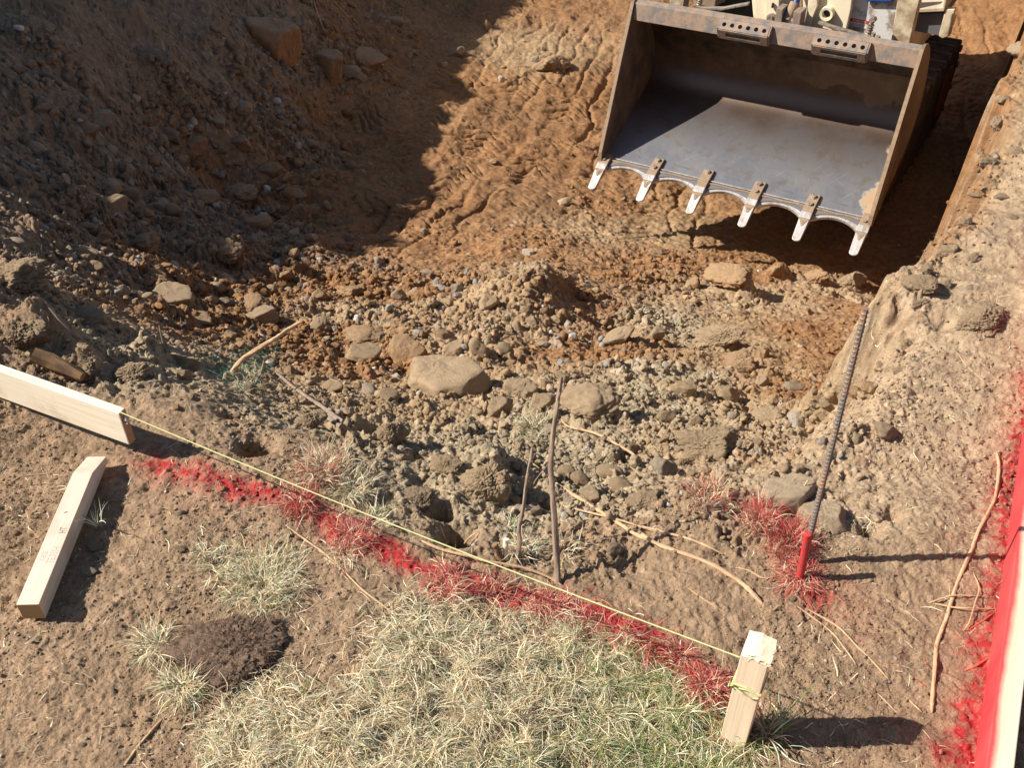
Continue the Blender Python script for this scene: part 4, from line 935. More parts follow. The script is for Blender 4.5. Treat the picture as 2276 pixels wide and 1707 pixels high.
    def plate(pts, Y, th, name, mat, low=None, bevel=.004):
        q = [LP(a, b, Y) for a, b in pts]
        g = G(); g.prism(q, 1, Y, Y + th) if False else None
        V = [(a, Y, b) for a, b in q] + [(a, Y + th, b) for a, b in q]; n_ = len(q)
        g.add(V, [tuple(range(n_)), tuple(range(2 * n_ - 1, n_ - 1, -1))] + [(k, n_ + k, n_ + (k + 1) % n_, (k + 1) % n_) for k in range(n_)])
        return g.make(name, mat, L, bevel=bevel)
    U = -230   # plates run on above the picture's top edge
    plate([(520, U), (890, U), (870, 250), (620, 250), (560, 190), (548, 90)], .86, .05, 'mounting_plate', M_CREAM)
    plate([(560, U), (600, U), (645, 60), (625, 180), (560, 170)], .80, .04, 'mounting_rib', M_CREAM)
    plate([(645, U), (745, U), (720, 230), (628, 210)], .78, .04, 'slotted_bar', M_CREAM)
    q = LP(690, 32, .775); g = G(); g.tube([(q[0], .768, q[1] - .014), (q[0], .768, q[1] + .014)], .008, 8); g.make('slot', M_DARK, L)
    q = LP(676, 120, .77); g = G(); g.tube([(q[0], .74, q[1]), (q[0], .78, q[1])], .020, 6); g.tube([(q[0], .76, q[1]), (q[0], .782, q[1])], .028, 14); g.make('pivot_bolt', M_SPRING, L, bevel=.002)
    plate([(890, U), (1270, U), (1235, 60), (1190, 260), (880, 240), (900, 60)], .84, .05, 'mounting_plate', M_CREAM)
    plate([(960, U), (1000, U), (1000, 40), (945, 180), (905, 175), (930, 60)], .80, .035, 'mounting_rib', M_CREAM)
    q = LP(1072, 88, .83); g = G(); n_ = 24
    for k in range(n_):
        pass
    ringv = []; rf = []
    for k in range(n_):
        a = k / n_ * 6.2832; c_, s_ = math.cos(a), math.sin(a)
        ringv += [(q[0] + .044 * c_, .843, q[1] + .044 * s_), (q[0] + .040 * c_, .800, q[1] + .040 * s_), (q[0] + .026 * c_, .802, q[1] + .026 * s_), (q[0] + .024 * c_, .842, q[1] + .024 * s_)]
    for k in range(n_):
        for j in range(3): rf.append((k * 4 + j, k * 4 + j + 1, ((k + 1) % n_) * 4 + j + 1, ((k + 1) % n_) * 4 + j))
    g.add(ringv, rf); g.make('boss', M_CREAM, L, smooth=True)
    g = G(); g.tube([(q[0], .8385, q[1]), (q[0], .836, q[1])], .025, 20); g.make('boss_hole', M_DARK, L)
    # clevis and blue ram
    plate([(715, 55), (760, 60), (745, 200), (690, 190)], .66, .10, 'clevis', M_RUST); plate([(835, 75), (890, 85), (868, 230), (815, 215)], .66, .10, 'clevis', M_RUST)
    a = LP(725, 130, .71); b = LP(865, 150, .71); g = G(); g.tube([(a[0], .71, a[1]), (b[0], .71, b[1])], .026, 16); g.make('pivot_pin', M_RUST, L, bevel=.003)
    a = LP(795, 135, .72); b = LP(845, 20, .76); c = LP(990, -330, .95); g = G(); g.tube([(a[0], .70, a[1]), (b[0], .76, b[1])], .031, 16); g.make('ram_end', M_DUSTY, L)
    g = G(); g.tube([(b[0], .76, b[1] - .01), (c[0], .95, c[1])], .020, 16); g.make('blue_ram', M_BLUE, L, smooth=True)
    a = LP(735, 45, .77); b = LP(815, 60, .77); g = G(); g.box(((a[0] + b[0]) / 2, .745, a[1]), (.06, .01, .016)); g.make('red_tag', M_LRED, L)
    # lower panel with the warning label
    plate([(1238, U), (1640, U), (1600, 60), (1525, 330), (1170, 250), (1205, 110)], .90, .05, 'front_panel', M_GREYW)
    a = LP(1212, 118, .897); b = LP(1345, 200, .897)
    def quad(x0, z0, x1, z1, y, name, mat, sk=0):
        g = G(); g.box(((x0 + x1) / 2, y, (z0 + z1) / 2), (abs(x1 - x0), .002, abs(z1 - z0))); return g.make(name, mat, L)
    lp = quad(a[0], a[1], b[0], b[1] - .0, .8985, 'warning_label', M_LABEL)
    g = G(); zt_ = a[1]; xm = (a[0] + b[0]) / 2; wl = b[0] - a[0]
    g.box((xm, .8968, zt_ - .009), (wl, .001, .020)); o = g.make('warning_header', M_LRED, lp)
    g = G()
    for k in range(5): g.box((xm + .003 * (k % 2), .8966, zt_ - .028 - k * .008), (wl * (.8 - .1 * (k % 3)), .0008, .0022))
    g.add([(a[0] + .012, .8955, zt_ - .016), (a[0] + .026, .8955, zt_ - .016), (a[0] + .019, .8955, zt_ - .003)], [(0, 1, 2)])
    g.make('label_text', M_INK, lp)
    fc = bpy.data.curves.new('warning_text', 'FONT'); fc.body = 'WARNING'; fc.size = .017; fc.align_x = 'CENTER'; fc.extrude = .0003
    fo = bpy.data.objects.new('tmp', fc); COL.objects.link(fo); bpy.context.view_layer.update()
    tm_ = bpy.data.meshes.new_from_object(fo.evaluated_get(bpy.context.evaluated_depsgraph_get())); bpy.data.objects.remove(fo); ft = link('label_text', tm_, lp); ft.location = (xm + .012, .8955, zt_ - .015); ft.rotation_euler = (math.pi / 2, 0, 0); tm_.materials.clear(); tm_.materials.append(M_LABEL)
    plate([(1330, U), (1545, U), (1520, 12), (1340, 8)], .87, .02, 'blue_tank', M_BLUE)
    # levers with springs
    def strip(pts, Y, th, w_, name, mat):
        q = [LP(a_, b_, Y) for a_, b_ in pts]; g = G(); V = []
        for (x_, z_) in q: V += [(x_, Y, z_ + w_ / 2), (x_, Y, z_ - w_ / 2), (x_, Y + th, z_ - w_ / 2), (x_, Y + th, z_ + w_ / 2)]
        F = [(0, 1, 2, 3)] + [tuple((len(q) - 1) * 4 + j for j in (3, 2, 1, 0))]
        for k in range(len(q) - 1): F += [(k * 4 + j, k * 4 + (j + 1) % 4, k * 4 + 4 + (j + 1) % 4, k * 4 + 4 + j) for j in range(4)]
        g.add(V, F); return g.make(name, mat, L, bevel=.002)
    strip([(125, 40), (200, 58), (330, 62), (420, 44), (512, 28)], .62, .035, .016, 'lever', M_SPRING)
    strip([(1005, 158), (1090, 190), (1200, 220), (1300, 250), (1370, 256)], .56, .035, .014, 'lever', M_SPRING)
    def spring(p0, p1, Y, r, turns):
        a_ = LP(*p0, Y); b_ = LP(*p1, Y); g = G(); P_ = []
        for k in range(turns * 12 + 1):
            f_ = k / (turns * 12); an = k / 12 * 6.2832; P_.append((a_[0] + (b_[0] - a_[0]) * f_ + r * math.cos(an), Y + r * math.sin(an), a_[1] + (b_[1] - a_[1]) * f_))
        g.tube(P_, .0055, 6); g.tube([(a_[0], Y, a_[1] + .02), (b_[0], Y, b_[1] - .02)], .008, 8); return g.make('coil_spring', M_SPRING, L)
    spring((1378, 172), (1352, 255), .58, .015, 5); spring((185, -30), (165, 45), .64, .014, 5)
    g = G()
    for p_ in ((1392, 250), (1425, 272)):
        a_ = LP(*p_, .55); g.tube([(a_[0], .55, a_[1] - .01), (a_[0], .55, a_[1] + .018)], .014, 6)
    g.make('nut', M_SPRING, L)
    a_ = LP(1388, 140, .60); g = G(); g.tube([(a_[0], .59, a_[1]), (a_[0], .63, a_[1])], .018, 12); g.make('lever_hook', M_RUST, L)
    # lift arms, square tube
    plate([(1600, U), (1790, U), (1715, 10), (1638, 330), (1515, 300)], .70, .085, 'lift_arm', M_ARM)
    g = G(); g.box((.10, .80, 1.75), (.10, .09, 1.0), None, .006); g.make('lift_arm', M_ARM, L)
    # right hand step and guard
    plate([(1470, 115), (1560, 68), (1880, 50), (1905, U * .3), (1925, U * .3), (1890, 78), (1560, 92), (1478, 128)], .95, .22, 'guard_strip', M_CREAMD)
    plate([(1640, 95), (1895, 85), (1860, 250), (1630, 205)], 1.0, .05, 'foot_guard', M_SLATE)
    plate([(1900, 60), (1965, 66), (1930, 250), (1880, 268), (1852, 250)], .96, .05, 'step_bracket', M_ARM); plate([(1945, 95), (1975, 110), (1955, 180), (1938, 170)], 1.0, .03, 'step_bracket', M_CREAM)
    plate([(360, U), (520, U), (550, 90), (560, 190), (400, 190), (200, 60), (300, 0)], 1.0, .1, 'dark_housing', M_DARK)
    plate([(140, -40), (260, U), (350, U), (350, 10), (240, 60), (150, 50)], .98, .05, 'foot_guard', M_DUSTY)
    # chassis
    g = G(); g.box((.87, 1.75, 1.05), (1.05, 1.3, .55), None, .03); g.make('chassis', M_DARK, L)
    g = G(); g.box((.82, 2.85, 1.7), (1.3, 2.3, 1.5), None, .05); g.make('engine_cover', M_CREAM, L)
    g = G()
    for xx in (.45, 1.29):
        for yy in (1.35, 2.2): g.box((xx, yy, 2.0), (.06, .06, 1.3), None, .01)
    g.box((.87, 1.75, 2.68), (.95, 1.05, .07), None, .02); g.make('cab_frame', M_CREAM, L)
    # rubber tracks with lugs
    for x0 in (.06, 1.26):
        path = []
        for k in range(9): a_ = math.pi / 2 - k / 8 * math.pi * .62; path.append((1.42 - .36 * math.cos(a_ - 0) if 0 else 1.42 - .36 * math.cos(a_), .44 + .36 * math.sin(a_)))
        top = [(1.42, .80), (2.6, .80)]
        loop = [(1.36 - .34 * math.sin(t_), .40 + .36 * math.cos(t_)) for t_ in [k / 12 * math.pi for k in range(13)]] + [(2.75 + .34 * math.sin(t_), .40 - .36 * math.cos(t_)) for t_ in [k / 12 * math.pi for k in range(13)]]
        g = G(); g.prism([(a, b + .02) for a, b in loop], 0, x0, x0 + .34); tr = g.make('track', M_RUBBER, L, bevel=.02)
        per = []; 
        for k in range(len(loop)):
            a_ = Vector(loop[k]); b_ = Vector(loop[(k + 1) % len(loop)]); n_ = max(1, int((b_ - a_).length / .085))
            for j in range(n_): per.append(((a_ + (b_ - a_) * (j / n_)), (b_ - a_).normalized()))
        g = G()
        for k, (p_, t_) in enumerate(per[::1]):
            an = math.atan2(t_.y, t_.x); nrm = Vector((t_.y, -t_.x)) * -1
            M_ = Matrix.Rotation(an, 3, 'X')
            g.box((x0 + .17 + (.075 if k % 2 else -.075), p_.x + nrm.x * .012, p_.y + .02 + nrm.y * .012), (.215, .034, .05), M_, .006)
        lg = g.make('track_lugs', M_LUG, tr)
        
        for yw in (1.3, 2.7):
            g = G(); g.tube([(x0 + .343, yw, .42), (x0 + .35, yw, .42)], .20, 24); g.make('track_wheel', M_REDB, tr)
M_SIDE2 = plain('edge_liner_steel', (.22, .22, .23), .45, .6, rgb2=(.30, .24, .18), lo=.5, hi=.7, scale=14, bmp=.001)
M_GREYW = plain('shaded_white_paint', (.55, .53, .50), .5, 0, rgb2=(.25, .20, .17), lo=.50, hi=.58, scale=6, bmp=.0008)
M_ARM = plain('muddy_cream_paint', (.55, .46, .32), .7, 0, rgb2=(.28, .20, .12), lo=.42, hi=.6, scale=9, bmp=.002)
M_CREAMD = plain('dusty_plate', (.46, .38, .28), .8, 0, rgb2=(.30, .23, .16), lo=.4, hi=.7, scale=9)
M_SLATE = plain('slate_plate', (.12, .12, .13), .6, .2, rgb2=(.20, .16, .12), lo=.5, hi=.75, scale=6)
M_REDB = plain('red_brown_paint', (.22, .05, .03), .6, 0, var=.3)
loader()
# ------------------------------------------------------------------ timber, string, bars
def wood(name, a, b_, axis=0, scale=1.0, rough=.6):
    """sawn softwood: long grain lines and wide growth figure along the local axis"""
    m, t, b = newmat(name); tc = N(t, 'ShaderNodeTexCoord').outputs['Object']
    mp = N(t, 'ShaderNodeMapping'); s_ = [26 * scale] * 3; s_[axis] = 1.1 * scale; mp.inputs['Scale'].default_value = s_; t.links.new(tc, mp.inputs[0])
    n1 = noise(t, 1.0, 5, .6, mp.outputs[0], dist=.6); mp2 = N(t, 'ShaderNodeMapping'); s2 = [260 * scale] * 3; s2[axis] = 4 * scale; mp2.inputs['Scale'].default_value = s2; t.links.new(tc, mp2.inputs[0])
    n2 = noise(t, 1.0, 3, .6, mp2.outputs[0]); n3 = noise(t, 9, 4, .6, tc)
    c = ramp(t, n1.outputs[0], [(.36, a), (.50, tuple(x * .93 for x in a)), (.56, b_), (.62, a)]).outputs[0]
    c = mix(t, 1, c, ramp(t, n2.outputs[0], [(.3, .88), (.7, 1.08)]).outputs[0], 'MULTIPLY'); c = mix(t, ramp(t, n3.outputs[0], [(.56, 0), (.74, .5)]).outputs[0], c, (.42, .29, .18))
    t.links.new(c, b.inputs['Base Color']); b.inputs['Roughness'].default_value = rough; b.inputs['Specular IOR Level'].default_value = .25
    bump(t, b, n2.outputs[0], .0006, .5); return m
M_PINE = wood('pine', (.80, .70, .54), (.73, .60, .43)); M_PINEZ = wood('pine_upright', (.76, .62, .44), (.68, .53, .35), 2)
M_END = wood('end_grain', (.40, .24, .11), (.33, .19, .085), 1, .5); M_PINK = wood('planed_wood', (.66, .54, .43), (.60, .47, .36))
M_BARK = plain('bark', (.20, .14, .10), .9, 0, rgb2=(.28, .20, .14), scale=30, stretch=(1, 1, .2), lo=.4, hi=.6, bmp=.002)
M_ROOT = plain('pale_root', (.50, .33, .19), .8, 0, rgb2=(.40, .25, .14), lo=.4, hi=.65, scale=60, bmp=.001)
M_ROOTG = plain('grey_root', (.27, .20, .15), .85, 0, rgb2=(.20, .15, .11), scale=60, bmp=.001)
M_ROOTR = plain('red_sprayed_root', (.55, .06, .05), .8, 0, rgb2=(.45, .20, .10), lo=.45, hi=.7, scale=40, bmp=.001)
M_STRING = plain('mason_line', (.48, .48, .22), .8, 0, rgb2=(.52, .40, .22), lo=.55, hi=.75, scale=5, bmp=0)
M_REDP = plain('red_paint', (.50, .03, .035), .7, 0, rgb2=(.22, .08, .055), lo=.46, hi=.64, scale=70)
def prism_dir(name, ends, prof, mat, label=None, cat=None, extra=None, bevel=.0015):
    pass
def to_world(o, M): o.matrix_world = M
# lying stake with a chisel point and a stamp
def lying_stake():
    s_ = .040; z0 = .006
    A_ = onz(35.4, 1345.1, z0 + s_); B_ = onz(85.9, 1345.0, z0 + s_); T_ = onz(183.8, 1015.5, z0 + .014)
    bend = onz(161.5, 1051.5, z0 + s_); d = Vector((bend - A_)); L1 = d.length; d.normalize(); side = Vector((d.y, -d.x, 0))
    wd = abs(Vector(B_ - A_).dot(side)); L2 = (Vector(T_) - Vector(A_)).dot(d)
    L2 = max(L2, L1 + .05)
    root = empty('survey_stake', Vector((A_[0], A_[1], 0)), math.atan2(d.y, d.x))
    tag(root, 'short pale square stake lying on the bare ground with a faint dark stamp', 'stake')
    y0, y1 = -wd, 0
    g = G(); V = [(0, y0, z0), (0, y1, z0), (0, y1, z0 + s_), (0, y0, z0 + s_), (L1, y0, z0), (L1, y1, z0), (L1, y1, z0 + s_), (L1, y0, z0 + s_), (L2, y0, z0), (L2, y1, z0), (L2, y1, z0 + .014), (L2, y0, z0 + .014)]
    g.add(V, [(4, 5, 1, 0)[::-1], (8, 9, 5, 4)[::-1], (0, 3, 7, 4), (4, 7, 11, 8), (1, 5, 6, 2), (5, 9, 10, 6), (3, 2, 6, 7), (7, 6, 10, 11), (8, 11, 10, 9), (0, 1, 2, 3)])
    me_o = g.make('shaft', M_PINK, root, bevel=.0012)
    me_o.data.materials.append(M_END)
    for p in me_o.data.polygons:
        if p.center.x < .001: p.material_index = 1
    # the stamp, read along the stake
    def txt(body, x, y, size, mat):
        fc = bpy.data.curves.new('stamp', 'FONT'); fc.body = body; fc.size = size; fc.extrude = .0001
        ft = bpy.data.objects.new('stamp', fc); COL.objects.link(ft); bpy.context.view_layer.update()
        me = bpy.data.meshes.new_from_object(ft.evaluated_get(bpy.context.evaluated_depsgraph_get())); bpy.data.objects.remove(ft)
        o = link('stamp', me, me_o); o.location = (x, y, z0 + s_ + .0003); o.scale = (.62, 1, 1); me.materials.clear(); me.materials.append(mat); return o
    f = .100
    M_ST1 = plain('stamp_ink', (.20, .16, .15), .8, 0, var=.4, scale=300, bmp=0, rgb2=(.52, .43, .35), lo=.45, hi=.66); M_ST2 = plain('faded_ink', (.44, .37, .32), .8, 0, scale=260, bmp=0, rgb2=(.62, .52, .42), lo=.4, hi=.62)
    txt('HT', .163, -.034, .019, M_ST1); txt('TE.3554', .092, -.034, .019, M_ST2); txt('F-3525', .098, -.0165, .013, M_ST2)
    g = G(); g.tube([(.215, -.016, z0 + s_ - .0005), (.217, -.020, z0 + s_ + .0006), (.216, -.023, z0 + s_ - .0005)], .0011, 5); g.make('wood_knot', M_BARK, me_o)
lying_stake()
# board on edge, upper left, with the string leaving its end
def left_board():
    z1 = .122; z0 = .033
    E_ = Vector(onz(264.5, 919, z1)); L_ = Vector(onz(0, 825, z1)); d = (L_ - E_).normalized(); side = Vector((d.y, -d.x, 0))
    if side.y < 0: side = -side
    root = empty('timber_board', Vector((E_.x, E_.y, 0)), math.atan2(d.y, d.x)); tag(root, 'white pine board standing on edge at the left, line tied to its end', 'board')
    w_ = .019; sg = 1 if Vector((-math.sin(root.rotation_euler.z), math.cos(root.rotation_euler.z), 0)).dot(side) > 0 else -1
    g = G(); g.box((.8, sg * w_ / 2, (z0 + z1) / 2), (1.6, w_, z1 - z0)); b = g.make('plank', M_PINE, root, bevel=.003); b.data.materials.append(M_END)
    for p in b.data.polygons:
        if p.center.x < .001: p.material_index = 1
    g = G(); P_ = []
    for k in range(22): P_.append((-.004 - .004 * random.random(), sg * (.010 + .006 * math.cos(k * 1.9)), z1 - .022 + .009 * math.sin(k * 1.3)))
    g.tube(P_, .0016, 5); g.make('string_knot', M_KNOT, root)
    # peg that carries it, out of the picture
    g = G(); g.box((1.2, sg * (w_ + .021), .05), (.04, .04, .34), None, .002); g.make('support_peg', M_PINEZ, root)
    return E_ + side * .004, root
M_KNOT = plain('knot', (.50, .44, .40), .9, 0, bmp=0)
SE, _ = left_board()
# scrap of rough brown wood behind it
p = [V9(215, 105), V9(330, 150), V9(450, 205), V9(540, 250)]; q, _t = drop([(a / K, b / K) for a, b in p])
g = G(); g.tube([tuple(a + np.array([0, .015, .025])) for a in q], [.016, .019, .018, .010], 8, wob=.15); tag(g.make('wood_scrap', M_RUSTW := plain('brown_wood', (.26, .15, .07), .85, 0, rgb2=(.14, .085, .05), scale=20, lo=.4, hi=.6)), 'rough brown piece of wood behind the white board', 'wood')
# standing stake with the string tied round it
def stake():
    x, y = .357, .858; psi = -.47; s_ = .040
    root = empty('survey_stake', (x, y, 0), psi); tag(root, 'square pine stake driven upright in the grass with string tied round it', 'stake')
    h = .236; n_ = 9; V = []; F = []
    rr = random.Random(3)
    g = G(); hs = s_ / 2
    lv = [(-.08, 1), (.0, 1), (.10, 1), (.20, 1), (h - .014, 1.0)]
    for z, k in lv:
        for a, b in ((-1, -1), (1, -1), (1, 1), (-1, 1)): V.append((a * hs * k, b * hs * k, z))
    for i in range(len(lv) - 1): F += [(i * 4 + j, i * 4 + (j + 1) % 4, i * 4 + 4 + (j + 1) % 4, i * 4 + 4 + j) for j in range(4)]
    g.add(V, F + [(3, 2, 1, 0)])
    # mushroomed, splintered head
    m_ = 7; b0 = len(g.V); H_ = []
    for i in range(m_):
        for j in range(m_):
            a = -1 + 2 * i / (m_ - 1); b = -1 + 2 * j / (m_ - 1); ed = i in (0, m_ - 1) or j in (0, m_ - 1)
            rg = (i == m_ - 1 or j == 0)
            H_.append((a * hs * 1.0 + (.004 * rr.random() if i == m_ - 1 else 0), b * hs + (-.001 * rr.random() if j == 0 else 0), h + .006 * b - .004 * a * a + (rr.uniform(-.003, .0005) if ed else rr.uniform(-.0008, .0008))))
    base_ = [(-hs, -hs, h - .014), (hs, -hs, h - .014), (hs, hs, h - .014), (-hs, hs, h - .014)]
    F = [(i * m_ + j, (i + 1) * m_ + j, (i + 1) * m_ + j + 1, i * m_ + j + 1) for i in range(m_ - 1) for j in range(m_ - 1)]
    Hn = len(H_); F2 = []
    e1 = [i * m_ for i in range(m_)]; e2 = [(m_ - 1) * m_ + j for j in range(m_)]; e3 = [i * m_ + m_ - 1 for i in range(m_ - 1, -1, -1)]; e4 = [j for j in range(m_ - 1, -1, -1)]
    for k, e in enumerate((e1, e2, e3, e4)): F2.append(tuple([Hn + k, Hn + (k + 1) % 4] + e[::-1]))
    g.add(H_ + base_, F + F2); st = g.make('shaft', M_PINEZ, root, bevel=.0008)
    # splinters along the battered right edge
    g = G()
    for k in range(26):
        a = rr.random(); px_, py_ = (hs + .001, -hs + a * s_) if rr.random() < .75 else (-hs + a * s_, -hs)
        g.tube([(px_, py_, h - .012 + rr.uniform(-.006, .01)), (px_ + rr.uniform(.001, .005), py_ + rr.uniform(-.003, .003), h + rr.uniform(-.006, .003))], [.0012, .0002], 4)
    g.make('splinters', M_PINE, st)
    def loopz(z0, tl):
        P_ = []; e = hs + .0015
        for a, b in ((-1, -1), (0, -1), (1, -1), (1, 0), (1, 1), (0, 1), (-1, 1), (-1, 0), (-1, -1)): P_.append((a * e, b * e, z0 + tl * a + (.004 if (a, b) == (0, -1) else 0)))
        return P_
    g = G(); g.tube(loopz(.150, .004), .0014, 5); g.tube(loopz(.154, -.002), .0014, 5)
    P_ = [(-hs - .004 + .004 * math.cos(k * 2.1), -hs - .003 + .003 * math.sin(k * 1.4), .154 + .005 * math.sin(k * 2.7)) for k in range(16)]; g.tube(P_, .0013, 5)
    P_ = [(-hs - .002, -hs - .002, .154), (-.004, -hs - .008, .149), (.012, -hs - .004, .143), (hs, -hs - .002, .145)]; g.tube(P_, .0012, 5)
    g.make('string_loop', M_STRING, root)
    return Matrix.Translation((x, y, 0)) @ Matrix.Rotation(psi, 4, 'Z') @ Vector((-hs - .0015, -hs + .006, .212))
ST = stake()
P_ = [SE.lerp(ST, k / 40) - Vector((0, 0, .012 * math.sin(math.pi * k / 40))) for k in range(41)]
g = G(); g.tube(P_, .0012, 6); tag(g.make('mason_line', M_STRING), 'taut yellow green string running from the board to the upright stake', 'string')
# reinforcing bars
def upright(base, top, k=0.0):
    B_ = at(base[0] / K, base[1] / K); d = ray(*top); t = (B_[1] - k * B_[2] - C0[1] + k * C0[2]) / (d[1] - k * d[2]) if False else (B_[1] + k * (C0[2] - B_[2])) / (d[1] - k * d[2])
    return Vector(B_), Vector(C0 + t * d)
def rebar():
    b, tp = upright((1785.6, 1250), (1924, 684)); d = (tp - b); L_ = d.length; d.normalize()
    g = G(); k = 10; n_ = int((L_ + .12) / .0015); V = []; F = []
    M_ = d.to_track_quat('Z', 'Y').to_matrix(); r0 = .0045; per = .0088
    for i in range(n_ + 1):
        z = -.12 + (L_ + .12) * i / n_
        for j in range(k):
            a = j / k * 6.2832; ph = (z / per + .22 * math.cos(a * 1 + .6) * 1.0) % 1; rr_ = r0 + .0013 * (1 if ph < .38 else 0)
            if j % 5 == 0: rr_ = r0 + .0013
            V.append(b + M_ @ Vector((math.cos(a) * rr_, math.sin(a) * rr_, z)))
    F = [(i * k + j, i * k + (j + 1) % k, (i + 1) * k + (j + 1) % k, (i + 1) * k + j) for i in range(n_) for j in range(k)] + [tuple(n_ * k + j for j in range(k))]
    g.add(V, F); tag(g.make('reinforcing_bar', plain('rebar_steel', (.17, .145, .125), .65, .25, rgb2=(.30, .18, .11), lo=.42, hi=.62, scale=14, bmp=.0004)), 'tall ribbed steel bar standing in the bank behind the red stub', 'steel bar')
    b, tp = upright((1777, 1290), (1796, 1186)); d = (tp - b).normalized(); e = b - d * .1
    g = G(); g.tube([e, b, tp], .0070, 14); g.tube([tp - d * .001, tp + d * .0008], .0050, 12); tag(g.make('steel_stub', M_REDP, smooth=False, bevel=.0015), 'short red painted bar beside the foot of the tall ribbed bar', 'steel bar')
rebar()
# red sprayed board at the right edge and its peg
def right_board():
    A_ = Vector(onz(2160.5, 1707, .004)); B_ = Vector(onz(2245.8, 1140.6, .004)); d = (B_ - A_).normalized()
    root = empty('timber_board', Vector((A_.x, A_.y, 0)) - d * .6, math.atan2(d.y, d.x)); tag(root, 'board on edge along the right side, its near face sprayed red', 'board')
    m, t, b = newmat('red_sprayed_pine'); tc = N(t, 'ShaderNodeTexCoord').outputs['Object']; sx = N(t, 'ShaderNodeSeparateXYZ'); t.links.new(tc, sx.inputs[0])
    mp = N(t, 'ShaderNodeMapping'); mp.inputs['Scale'].default_value = (3, 40, 40); t.links.new(tc, mp.inputs[0]); n1 = noise(t, 1, 4, .6, mp.outputs[0]); n2 = noise(t, 3.5, 4, .6, tc); n3 = noise(t, 600, 2, .6, tc)
    wood_ = ramp(t, n1.outputs[0], [(.35, (.74, .61, .44)), (.6, (.66, .52, .35))]).outputs[0]
    a = N(t, 'ShaderNodeMath', operation='MULTIPLY_ADD'); t.links.new(n2.outputs[0], a.inputs[0]); a.inputs[1].default_value = .036; t.links.new(sx.outputs[1], a.inputs[2])
    a2 = N(t, 'ShaderNodeMath', operation='MULTIPLY_ADD'); t.links.new(n3.outputs[0], a2.inputs[0]); a2.inputs[1].default_value = .006; t.links.new(a.outputs[0], a2.inputs[2])
    r = N(t, 'ShaderNodeMapRange'); r.inputs[1].default_value = .008; r.inputs[2].default_value = .018; t.links.new(a2.outputs[0], r.inputs[0])
    t.links.new(mix(t, r.outputs[0], wood_, mix(t, ramp(t, n2.outputs[0], [(.42, 0), (.7, 1)]).outputs[0], (.56, .03, .04), (.50, .10, .085))), b.inputs['Base Color']); b.inputs['Roughness'].default_value = .6
    g = G(); g.box((1.1, -.019, .004 + .0445), (2.4, .038, .089)); g.make('plank', m, root, bevel=.002)
    g = G(); g.box((.98, -.0585, .02), (.038, .040, .24), None, .0015); g.box((1.24, -.0585, .02), (.3, .040, .02), None, .001) if False else None
    g.make('support_peg', M_PINEZ, root)
right_board()

# ------------------------------------------------------------------ roots and sticks
def path(vf, pts, n_=5):
    P = [vf(*p) for p in pts]; out = []
    for i in range(len(P) - 1):
        p0 = P[max(i - 1, 0)]; p1 = P[i]; p2 = P[i + 1]; p3 = P[min(i + 2, len(P) - 1)]
        for k in range(n_):
            t = k / n_; out.append(tuple(.5 * (2 * b + (-a + c) * t + (2 * a - 5 * b + 4 * c - d) * t * t + (-a + 3 * b - 3 * c + d) * t ** 3) for a, b, c, d in zip(p0, p1, p2, p3)))
    return out + [P[-1]]
def root(name, vf, pts, r0, r1, mat, label, cat, lift=.0, k=7, more=None, wob=.12):
    P = path(vf, pts)
    if more: P += path(*more)
    W, T = drop([(a / K, b / K) for a, b in P]); z = W[:, 2].copy(); n_ = len(z)
    for _ in range(3): z = np.maximum(z, np.convolve(np.pad(z, 2, 'edge'), np.ones(5) / 5, 'valid'))
    R_ = [(r0 + (r1 - r0) * i / (n_ - 1)) * (.92 + .16 * math.sin(i * 1.9) ** 2) * min(1, .35 + .3 * i, .35 + .25 * (n_ - 1 - i)) for i in range(n_)]
    W2 = []
    for i, (a, b) in enumerate(P):
        zz = z[i] + R_[i] * .9 + lift * math.sin(math.pi * i / (n_ - 1)); zz -= R_[i] * (.55 + .5 * math.sin(i * .7 + R_[0] * 9000)); W2.append(onz(a, b, zz))
    g = G(); g.tube([tuple(w_) for w_ in W2], R_, k, wob=wob); return tag(g.make(name, mat, smooth=True), label, cat)
VP = lambda x, y: (x * K, y * K)
root('root', V10, [(1410, 380), (1560, 510), (1800, 660), (1940, 750), (2060, 830), (2200, 900)], .0035, .0045, M_ROOT, 'long pale root lying from the short stick down across the bank', 'root', more=(V11, [(60, 440), (160, 500), (400, 585), (560, 680), (640, 750), (690, 805)]))
root('root', V10, [(1590, 650), (1750, 690), (1950, 740), (2200, 820)], .002, .0025, M_ROOT, 'thin pale root branching above the long pale root', 'root', more=(V11, [(60, 400), (200, 435), (350, 480), (485, 545)]))
root('root', V10, [(1590, 90), (1640, 140), (1750, 165), (1850, 200), (1960, 260), (2060, 320), (2120, 390)], .003, .0028, M_ROOT, 'pale root sloping right from the tall stick over the stones', 'root', lift=.02)
root('root', V11, [(1915, 20), (1925, 90), (1910, 230), (1870, 330), (1820, 420), (1780, 530), (1730, 640), (1690, 750), (1650, 880), (1620, 960), (1600, 1030), (1590, 1150), (1580, 1280), (1575, 1375)], .0036, .0034, M_ROOT, 'thick orange tan root running along beside the red board', 'root', k=9)
root('root', V11, [(870, 815), (960, 880), (1060, 960), (1130, 1050), (1180, 1120)], .0016, .0014, M_ROOT, 'left one of two thin roots below the red tufts', 'root')
root('root', V11, [(920, 830), (1080, 920), (1180, 1020), (1280, 1120), (1350, 1200)], .0018, .0014, M_ROOT, 'right and longer one of two thin roots below the red tufts', 'root')
root('root', V9, [(1850, 1130), (2000, 1240), (2100, 1310), (2200, 1400)], .0018, .002, M_ROOT, 'thin root between the red paint line and the dry grass', 'root', more=(V10, [(60, 990), (180, 1070), (300, 1190), (430, 1290), (530, 1370)]))
